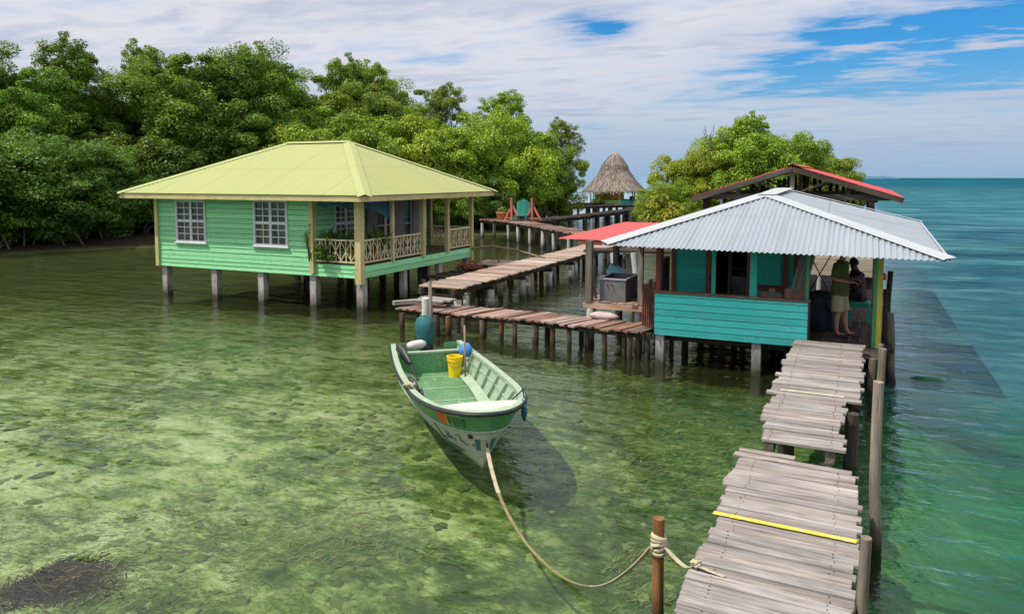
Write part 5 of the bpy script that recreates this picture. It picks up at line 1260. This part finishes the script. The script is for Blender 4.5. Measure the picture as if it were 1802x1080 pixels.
def thatch_hut():
    cx,cy=-23.5,77.0; root=thing('thatched_hut','round palm thatched hut on piles at the edge of the open sea','hut',(cx,cy,0))
    prof=[(3.35,2.55),(2.95,2.85),(2.4,3.4),(1.95,3.95),(1.56,4.5),(1.26,4.95),(1.42,5.0),(1.16,5.35),(.72,5.95),(.34,6.35),(.06,6.6)]
    mb=MB(); mb.lathe((cx,cy,0),prof,24,closed=False); roof=mb.build('roof',M['thatch'],root,smooth=True)
    st=MB()
    def rz(z):
        for (r0,z0),(r1,z1) in zip(prof[:-1],prof[1:]):
            if z0<=z<=z1: return r0+(r1-r0)*(z-z0)/(z1-z0+1e-6)
        return prof[-1][0]
    for i in range(3600):
        a=R.uniform(0,2*PI); z=2.58+3.8*R.random()**1.25; L=R.uniform(.25,.6)
        if i<700: z=R.uniform(2.56,2.8); L=R.uniform(.15,.38)
        if 700<=i<1000: z=R.uniform(4.95,5.15)
        r0=rz(z)+.03; zb=z-L; rb=(rz(max(zb,2.55)) if zb>2.55 else 3.35+(2.55-zb)*.25)+R.uniform(.03,.12)
        if 700<=i<1000: rb=r0+L*.22
        wv=R.uniform(.02,.05)/max(r0,.4); b=a+R.uniform(-.03,.03)
        V=[(cx+r0*math.cos(a-wv),cy+r0*math.sin(a-wv),z),(cx+r0*math.cos(a+wv),cy+r0*math.sin(a+wv),z),(cx+rb*math.cos(b+wv*.6),cy+rb*math.sin(b+wv*.6),zb),(cx+rb*math.cos(b-wv*.6),cy+rb*math.sin(b-wv*.6),zb)]
        st.add(V,[(0,1,2,3)],[(R.random(),0,0),(R.random(),.1,0),(L,.1,0),(L,0,0)])
    st.build('thatch_fringe',M['thatch'],roof)
    f=MB(); f.lathe((cx,cy,0),[(2.55,.92),(2.6,1.0),(2.6,1.1),(0,1.1)],20); f.build('floor',M['dark_wood'],root)
    om=paint('orange brown wall',(.58,.26,.06),(.46,.19,.05),.2,(.12,.06,.03),.7,.25)
    w_=MB()
    for k in range(34):
        a=PI*.62+k*.115
        if a>PI*1.72: break
        w_.beam((cx+2.05*math.cos(a),cy+2.05*math.sin(a),1.1),(cx+2.05*math.cos(a),cy+2.05*math.sin(a),2.75),.24,.04,(math.cos(a),math.sin(a),0))
    w_.build('wall',om,root)
    for k in range(10):
        a=2*PI*k/10+.2; q=MB(); q.tube([(cx+2.5*math.cos(a),cy+2.5*math.sin(a),1.1),(cx+2.5*math.cos(a),cy+2.5*math.sin(a),2.72)],.06,7); q.build('post',M['stake'] if k%2 else M['yellow_post'],root)
        p=MB(); a2=2*PI*(k+1)/10+.2; p.beam((cx+2.5*math.cos(a),cy+2.5*math.sin(a),1.36),(cx+2.5*math.cos(a2),cy+2.5*math.sin(a2),1.36),.04,.42); p.build('panel',paint('hut panel green %d'%k,(.22,.36,.10),(.26,.38,.14),.2,(.3,.3,.1),.6,.1) if k in (5,6,7) else M['teal_post'],root)
    # side deck
    for (x,y) in ((cx+2.6,cy-1.6),(cx+3.4,cy-.6),(cx+2.7,cy+.6)): q=MB(); q.box(x-.05,x+.05,y-.05,y+.05,.9,2.55); q.build('post',M['dark_wood'],root)
    q=MB(); q.box(cx+1.6,cx+3.5,cy-1.7,cy+.8,.95,1.05); q.build('side_deck',M['dark_wood'],root); q=MB(); q.beam((cx+1.4,cy-1.75,1.15),(cx+3.5,cy-.75,1.15),.05,.42); q.build('deck_panel',M['teal_post'],root)
    for k in range(9):
        a=2*PI*k/9; pile(root,cx+2.2*math.cos(a),cy+2.2*math.sin(a),.95,.13,M['dark_wood'])
    for (x,y) in ((cx+2.5,cy-1.5),(cx+3.3,cy-.7)): pile(root,x,y,.95,.13,M['dark_wood'])
    for i in range(2):
        c=thing('chair',('dark chair on the side deck of the thatched hut nearest the wall','dark chair on the side deck of the thatched hut nearest the sea')[i],'chair',(cx+2.1+.75*i,cy-1.0+.3*i,1.05),'chairs on the thatched hut deck'); X,Y_=cx+2.1+.75*i,cy-1.0+.3*i
        m=MB(); m.box(X-.22,X+.22,Y_-.22,Y_+.22,1.45,1.5); m.build('seat',M['dark_wood'],c); m=MB(); m.box(X-.22,X+.22,Y_+.2,Y_+.24,1.5,1.95); m.build('backrest',M['dark_wood'],c)
        for (u,v) in ((-.18,-.18),(.18,-.18),(-.18,.18),(.18,.18)): m=MB(); m.box(X+u-.025,X+u+.025,Y_+v-.025,Y_+v+.025,1.055,1.45); m.build('leg',M['dark_wood'],c)
    frond_plant('potted_palm','potted palm in front of the thatched hut wall','plant',(cx-.6,cy-2.9,1.35),60,1.1,.2,leafmat('hut palm',(.22,.24,.03)),.5,.09,None,None,0)
thatch_hut()

# ------------------------------------------------------------------ people
def skin_mesh(name,joints,edges,mat,parent,sub=1,root=0):
    me=bpy.data.meshes.new(name); off=OFF[parent.name]
    me.from_pydata([Vector(j[0])-off for j in joints],edges,[])
    ob=bpy.data.objects.new(name,me); col.objects.link(ob)
    sk=ob.modifiers.new('skin','SKIN'); sk.use_smooth_shade=True
    if sub: ss=ob.modifiers.new('sub','SUBSURF'); ss.levels=sub; ss.render_levels=sub
    lay=me.skin_vertices[0] if me.skin_vertices else None
    for i,j in enumerate(joints):
        r=j[1]; lay.data[i].radius=r if hasattr(r,'__len__') else (r,r)
    lay.data[root].use_root=True
    dg=bpy.context.evaluated_depsgraph_get(); dg.update()
    m2=bpy.data.meshes.new_from_object(ob.evaluated_get(dg)); m2.name=name
    bpy.data.objects.remove(ob)
    o=bpy.data.objects.new(name,m2); col.objects.link(o); m2.materials.clear(); m2.materials.append(mat)
    m2.shade_smooth(); o.parent=parent; OFF[o.name]=off
    return o
def hand(J,E,wi,wrist,fwd,out,up):
    """five fingers from the wrist joint index wi; appended to the joint lists"""
    w=Vector(wrist); f=Vector(fwd).normalized(); o=Vector(out).normalized(); u=Vector(up).normalized()
    J.append((w+f*.05,(.038,.02))); pi_=len(J)-1; E.append((wi,pi_))
    for k,(lat,L) in enumerate(((-.03,.075),(-.01,.085),(.01,.08),(.03,.062))):
        b=w+f*.085+o*lat; J.append((b,.010)); E.append((pi_,len(J)-1)); J.append((b+f*L*.55-u*.012,.009)); E.append((len(J)-2,len(J)-1)); J.append((b+f*L*.85-u*.04,.007)); E.append((len(J)-2,len(J)-1))
    J.append((w+f*.04-o*.045+u*.01,.011)); E.append((pi_,len(J)-1)); J.append((w+f*.085-o*.06+u*.02,.009)); E.append((len(J)-2,len(J)-1))
def face(head,fwd,side,parent,mskin,mhair,r=.095,bald=False):
    h=Vector(head); f=Vector(fwd).normalized(); s=Vector(side).normalized(); u=Vector((0,0,1))
    for k in (-1,1):
        m=MB(); m.lathe(h+f*r*.90+s*k*.034+u*.01,[(0,-.011),(.009,-.007),(.012,0),(.009,.007),(0,.011)],8); m.build('eye',M['white'],parent,smooth=True)
        m=MB(); m.tube([h+s*k*r*.86-f*.005+u*.03,h+s*k*(r*.98)+u*.015-f*.012,h+s*k*r*.88-u*.03],[.010,.016,.008],6); m.build('ear',mskin,parent,smooth=True)
    m=MB(); m.tube([h+f*r*.92+u*.015,h+f*r*1.12-u*.02,h+f*r*.95-u*.032],[.008,.014,.008],6); m.build('nose',mskin,parent,smooth=True)
    m=MB(); m.tube([h+f*r*.86-u*.055-s*.022,h+f*r*.93-u*.056,h+f*r*.86-u*.055+s*.022],[.004,.007,.004],6); m.build('mouth',M['redbrown'],parent,smooth=True)
    m=MB(); rows=[]
    for i in range(6):
        th=PI*.5*i/5*1.15; rows.append([h+u*(.012+math.cos(th)*.128)+(f*math.cos(a)*.9+s*math.sin(a)*.84-f*.14)*(math.sin(th)*.112) + (Vector() if i<5 else u*0) for a in [2*PI*k/14 for k in range(15)]])
    m.strip(rows); m.build('hair',mhair,parent,smooth=True)
def loft(mb,rings,n=18):
    rows=[]
    for c,s_,f_,rs,rf in rings: rows.append([Vector(c)+s_*math.cos(2*PI*k/n)*rs*(1+.03*math.sin(3*k+c[2]*40))+f_*math.sin(2*PI*k/n)*rf*(1+.03*math.cos(2*k+c[2]*50)) for k in range(n+1)])
    mb.strip(rows)
def standing_man():
    z0=.745; fx=Vector((.94,-.34,0)).normalized(); sx=Vector((-fx.y,fx.x,0))   # sx points to his left
    C=Vector((-.27,16.10,z0)); p=thing('person','person in olive t-shirt and khaki shorts standing in the hut doorway','person',C)
    P=lambda f,s,z: C+fx*f+sx*s+Vector((0,0,z))
    J=[];E=[]
    def j(q,r): J.append((q,r)); return len(J)-1
    pel=j(P(0,0,.95),(.13,.10)); sp=j(P(.0,0,1.12),(.125,.10)); ch=j(P(.0,0,1.30),(.14,.10)); nk=j(P(.01,0,1.48),.065); nk2=j(P(.03,0,1.55),.058); hd=j(P(.045,0,1.64),(.078,.092)); tp=j(P(.04,0,1.735),(.06,.07))
    E+=[(pel,sp),(sp,ch),(ch,nk),(nk,nk2),(nk2,hd),(hd,tp)]
    ends={}
    for s in (-1,1):
        sh=j(P(0,s*.18,1.40),.062); el=j(P(-.03+.02*s,s*.225,1.13),.047); wr=j(P(.22,s*.13,1.09 if s<0 else 1.12),.031); E+=[(ch,sh),(sh,el),(el,wr)]
        hand(J,E,wr,J[wr][0],fx*.95-sx*s*.3,sx,Vector((0,0,1)))
        hp_=j(P(0,s*.09,.86),.085); kn=j(P(.02+.05*(s>0),s*.10,.50),.058); an=j(P(-.01+.12*(s>0),s*.105,.10),.037); E+=[(pel,hp_),(hp_,kn),(kn,an)]
        cf=j(P(-.015+.08*(s>0),s*.10,.34),.056); E.remove((kn,an)); E+=[(kn,cf),(cf,an)]
        he=j(P(.03+.12*(s>0),s*.11,.045),.035); to=j(P(.16+.12*(s>0),s*.125,.032),(.042,.02)); E+=[(an,he),(he,to)]; ends[s]=P(.07+.12*(s>0),s*.115,0)
    skin_mesh('body',J,E,M['skin'],p,1)
    # t-shirt
    m=MB(); loft(m,[(P(0,0,z),sx,fx,a_,b_) for z,a_,b_ in ((.80,.192,.158),(.90,.19,.158),(1.05,.178,.15),(1.20,.185,.15),(1.33,.192,.138),(1.41,.165,.115),(1.46,.11,.085),(1.50,.07,.068))])
    for q in (-1,1): m.tube([P(0,q*.10,1.40),P(0,q*.17,1.405),P(-.01,q*.215,1.30),P(-.02,q*.228,1.17)],[.075,.083,.082,.085],10,caps=False)
    m.build('shirt',M['shirt'],p,smooth=True)
    m=MB(); loft(m,[(P(0,0,z),sx,fx,a_,b_) for z,a_,b_ in ((.97,.165,.135),(.88,.18,.145),(.78,.188,.145),(.74,.185,.14))])
    for q in (-1,1): m.tube([P(.0,q*.085,.82),P(.005+.01*q,q*.097,.68),P(.015+.02*q,q*.105,.49)],[.105,.112,.118],12,caps=False)
    m.build('shorts',M['shorts'],p,smooth=True)
    for s in (-1,1):
        m=MB(); c=ends[s]; d=(fx+sx*s*.12).normalized(); sd=Vector((-d.y,d.x,0)); rows=[]
        pts=[(-.12,.035),(-.08,.043),(0,.040),(.08,.052),(.12,.045),(.145,.02)]
        top=[c+d*(u+.03) for u,_ in pts]
        m.strip([[q-sd*w+Vector((0,0,.018)),q+sd*w+Vector((0,0,.018))] for q,(u,w) in zip(top,pts)]); m.strip([[q+sd*w+Vector((0,0,.001)),q-sd*w+Vector((0,0,.001))] for q,(u,w) in zip(top,pts)])
        m.strip([[q-sd*w+Vector((0,0,.018)),q-sd*w+Vector((0,0,.001))] for q,(u,w) in zip(top,pts)]); m.strip([[q+sd*w+Vector((0,0,.001)),q+sd*w+Vector((0,0,.018))] for q,(u,w) in zip(top,pts)])
        m.tube([c+d*.13+Vector((0,0,.02)),c+d*.10+sd*.02+Vector((0,0,.062)),c+d*.02+sd*.045+Vector((0,0,.03))],.009,5); m.tube([c+d*.13+Vector((0,0,.02)),c+d*.10-sd*.02+Vector((0,0,.062)),c+d*.02-sd*.045+Vector((0,0,.03))],.009,5)
        m.build('flip_flop',M['black'],p)
    face(P(.045,0,1.655),fx,sx,p,M['skin'],M['hair'])
    m=MB(); q=P(.36,-.04,1.19); m.beam(q-Vector((.05,0,.03)),q+Vector((.06,0,.05)),.09,.05); m.tube([q+Vector((.05,0,.03)),q+Vector((.10,-.01,.05))],.028,10)
    tag(m.build('camera_device',M['black'],loc=q),'small black device held by the standing person','device')
standing_man()
def seated_person():
    z0=.727; fx=Vector((-.93,-.36,0)).normalized(); sx=Vector((-fx.y,fx.x,0)); C=Vector((.08,17.95,z0)); p=thing('person','person in dark clothes sitting on the turquoise stool behind the yellow post','person',C)
    P=lambda f,s,z: C+fx*f+sx*s+Vector((0,0,z)); J=[];E=[]
    def j(q,r): J.append((q,r)); return len(J)-1
    pel=j(P(0,0,.58),(.13,.10)); sp=j(P(.04,0,.78),(.12,.10)); ch=j(P(.07,0,.95),(.14,.10)); nk=j(P(.10,0,1.12),.062); hd=j(P(.15,0,1.25),(.078,.092)); tp=j(P(.16,0,1.34),(.06,.068)); E+=[(pel,sp),(sp,ch),(ch,nk),(nk,hd),(hd,tp)]
    for s in (-1,1):
        sh=j(P(.06,s*.18,1.05),.06); el=j(P(.12,s*.23,.80),.046); wr=j(P(.34,s*.12,.75),.031); E+=[(ch,sh),(sh,el),(el,wr)]
        hand(J,E,wr,J[wr][0],fx-sx*s*.3,sx,Vector((0,0,1)))
        kn=j(P(.42,s*.13,.56),.065); an=j(P(.46+.06*s,s*.13,.10),.038); to=j(P(.62+.06*s,s*.14,.035),(.04,.025)); h0=j(P(.08,s*.10,.57),.09); E+=[(pel,h0),(h0,kn),(kn,an),(an,to)]
    skin_mesh('body',J,E,M['skin_dark'],p,1)
    m=MB(); loft(m,[(P(f,0,z),sx,fx,a_,b_) for f,z,a_,b_ in ((0,.50,.19,.16),(.02,.66,.182,.152),(.04,.80,.178,.148),(.065,.95,.192,.142),(.08,1.05,.165,.115),(.09,1.10,.105,.085),(.095,1.14,.068,.066))])
    for q in (-1,1): m.tube([P(.07,q*.10,1.04),P(.065,q*.18,1.045),P(.08,q*.215,.94),P(.10,q*.228,.85)],[.072,.08,.078,.08],10,caps=False)
    m.build('shirt',M['darkshirt'],p,smooth=True)
    m=MB(); loft(m,[(P(0,0,z),sx,fx,a_,b_) for z,a_,b_ in ((.62,.165,.135),(.54,.185,.16),(.47,.18,.16))])
    for q in (-1,1): m.tube([P(.04,q*.09,.575),P(.22,q*.12,.575),P(.40,q*.13,.565),P(.46,q*.13,.50),P(.46,q*.13,.32),P(.46+.05*q,q*.13,.13)],[.105,.10,.088,.082,.072,.066],12,caps=False)
    m.build('trousers',M['trousers'],p,smooth=True)
    face(P(.15,0,1.265),fx,sx,p,M['skin_dark'],M['hair'])
    st=thing('stool','turquoise wooden stool under the seated person','stool',(.06,17.95,z0)); m=MB(); x,y=.08,17.93
    m.box(x-.22,x+.22,y-.2,y+.2,z0+.40,z0+.445); m.build('seat',M['teal_post'],st)
    m=MB(); m.box(x-.18,x+.18,y-.18,y-.15,z0+.32,z0+.398); m.box(x-.18,x+.18,y+.15,y+.18,z0+.32,z0+.398); m.build('apron',M['teal_post'],st)
    for (u,v) in ((-.19,-.17),(.19,-.17),(-.19,.17),(.19,.17)): m=MB(); m.box(x+u-.025,x+u+.025,y+v-.025,y+v+.025,z0,z0+.398); m.build('leg',M['teal_post'],st)
    m=MB(); rows=[]
    for i in range(9): rows.append([P(.10+.36*i/8,-.30+.5*k/6,.70+.05*math.sin(i*1.3+k)-.012*i+ (.10 if k in (0,6) else .12)) for k in range(7)])
    m.strip(rows); t=NT('patterned cloth'); o=t.n('ShaderNodeTexCoord').outputs['Object']; t.bsdf(t.ramp(t.noise(o,16,4,.6),[(.45,(.03,.03,.03)),(.55,(.32,.29,.25))]),.9)
    tag(m.build('cloth',t.m,loc=P(.2,0,.7),smooth=True),'grey patterned cloth on the lap of the seated person','cloth')
seated_person()

# ------------------------------------------------------------------ sea grass and weed
def sea_grass():
    rng=np.random.default_rng(5); n=70000
    x=rng.uniform(-14,.2,n); y=rng.uniform(3.2,17,n)
    keep=np.array([mn.noise(Vector((a*.42,b*.6,1.5)))+.5*mn.noise(Vector((a*1.6,b*2.0,4)))+.045*(a+6)>.04 for a,b in zip(x,y)]); x=x[keep];y=y[keep]; n=len(x)
    z=np.array([bed_z(a,b) for a,b in zip(x,y)]); a=.5+rng.normal(0,.7,n); L=rng.uniform(.06,.16,n); W=rng.uniform(.003,.007,n); h=rng.uniform(.01,.05,n)
    d=np.stack([np.cos(a),np.sin(a),np.zeros(n)],1); s=np.stack([-np.sin(a),np.cos(a),np.zeros(n)],1); P=np.stack([x,y,z],1); up=np.array([0,0,1.])
    V=np.stack([P-s*W[:,None],P+s*W[:,None],P+d*L[:,None]+s*W[:,None]*.4+up*h[:,None],P+d*L[:,None]-s*W[:,None]*.4+up*h[:,None]],1).reshape(-1,3)
    o=np_mesh('seagrass',V,np.arange(n*4).reshape(-1,4),np.repeat(rng.uniform(0,1,n),4),M['seagrass']); tag(o,'short olive sea grass covering the shallow bottom','sea grass',kind='stuff')
sea_grass()
def bed_rocks():
    rng=random.Random(12); mb=MB(); k=0
    while k<1700:
        x=rng.uniform(-15,.0); y=rng.uniform(3.0,16)
        v=mn.noise(Vector((x*.5,y*.5,7)))+.03*(x+7)
        if v<rng.uniform(-.35,.45): continue
        r=.03+.085*rng.random()**2.6; z=bed_z(x,y); h=r*rng.uniform(.16,.42); a0=rng.uniform(0,6.3); n=14; V=[];Fc=[]
        ex=rng.uniform(.7,1.5)
        for q,(rr,zz) in enumerate(((1.05,-.2),(.95,.35),(.6,.85))):
            for i in range(n):
                a=2*PI*i/n; w=rr*r*(1+.62*mn.noise(Vector((math.cos(a)*1.1+k*1.7,math.sin(a)*1.1,zz*.6)))+.34*mn.noise(Vector((math.cos(a)*3.1+k,math.sin(a)*3.1,zz))))
                px,py=w*ex*math.cos(a),w/ex**.5*math.sin(a); V.append((x+px*math.cos(a0)-py*math.sin(a0),y+px*math.sin(a0)+py*math.cos(a0),z+h*zz*(1+.5*mn.noise(Vector((px*22+k,py*22,1))))))
        V.append((x,y,z+h))
        for q in range(2):
            for i in range(n): Fc.append((q*n+i,q*n+(i+1)%n,(q+1)*n+(i+1)%n,(q+1)*n+i))
        for i in range(n): Fc.append((2*n+i,2*n+(i+1)%n,3*n))
        mb.add(V,Fc,None,rng.random()); k+=1
    t=NT('weedy stones'); tc=t.attr('tc').outputs['Vector']; rn=t.attr('rnd').outputs['Fac']
    nz=t.noise(t.vec(tc,(9,9,9)),1,6,.65)
    c=t.mix(t.ramp(nz,[(.38,0),(.62,1)]),t.ramp(rn,[(0,(.040,.065,.012)),(.55,(.085,.125,.028)),(1,(.18,.22,.07))]),t.ramp(rn,[(0,(.07,.11,.022)),(.6,(.12,.165,.045)),(1,(.20,.25,.085))]))
    t.bsdf(c,.95,t.bump(nz,.8,.03),.1)
    tag(mb.build('seabed_stones',t.m,smooth=True),'weedy stones and coral lumps scattered over the shallow bottom','stones',kind='stuff')
bed_rocks()
def weed_clump():
    root=thing('seaweed_clump','dark brown tangle of seaweed under water in the bottom left corner','seaweed',(-7.7,5.0,-.5)); mb=MB()
    for i in range(2600):
        a=R.uniform(0,2*PI); r=min(1.35,abs(R.gauss(0,.62))); p=Vector((-7.65+math.cos(a)*r*(.62+.22*math.sin(3*a+1))+.25*math.sin(a)*r,4.95+math.sin(a)*r*.75,-.52+.05*max(0,1-r))); d=Vector((R.uniform(-.5,.8),R.uniform(-.3,.8),R.uniform(.25,1.0)*(1.15-r*.7))).normalized(); L=R.uniform(.12,.40)*max(.25,1.05-.6*r); s=d.cross(Vector((R.uniform(-1,1),R.uniform(-1,1),.3))).normalized()*R.uniform(.003,.008)
        q=p+d*L*.5; e=q+(d*.35+Vector((R.uniform(.2,.7),R.uniform(0,.45),R.uniform(-.5,.1))))*L*.6
        if e.z>-.12: e.z=-.12
        if q.z>-.13: q.z=-.13
        mb.strip([[p-s,p+s],[q-s,q+s],[e-s*.4,e+s*.4]])
    mb.build('fronds',M['weed'],root)
    mb=MB()
    for i in range(9):
        p=Vector((-7.65+R.uniform(-.4,.4),4.95+R.uniform(-.4,.4),-.50)); mb.tube([p,p+Vector((R.uniform(-.10,.15),R.uniform(-.1,.15),.14)),p+Vector((R.uniform(-.2,.3),R.uniform(-.15,.25),.24))],[.008,.006,.003],5)
    mb.build('stems',plain('pale seaweed stems',(.12,.092,.045),.9,.1,0,.3,8),root)
weed_clump()

# ------------------------------------------------------------------ render settings
sc.view_settings.view_transform='Standard'; sc.view_settings.look='None'; sc.view_settings.exposure=.06; sc.view_settings.gamma=1
sc.render.engine='CYCLES'
sc.cycles.max_bounces=7; sc.cycles.diffuse_bounces=3; sc.cycles.glossy_bounces=3; sc.cycles.transmission_bounces=4; sc.cycles.transparent_max_bounces=10
sc.cycles.caustics_reflective=False; sc.cycles.caustics_refractive=False
sc.cycles.sample_clamp_indirect=6
try: sc.cycles.use_denoising=True
except Exception: pass
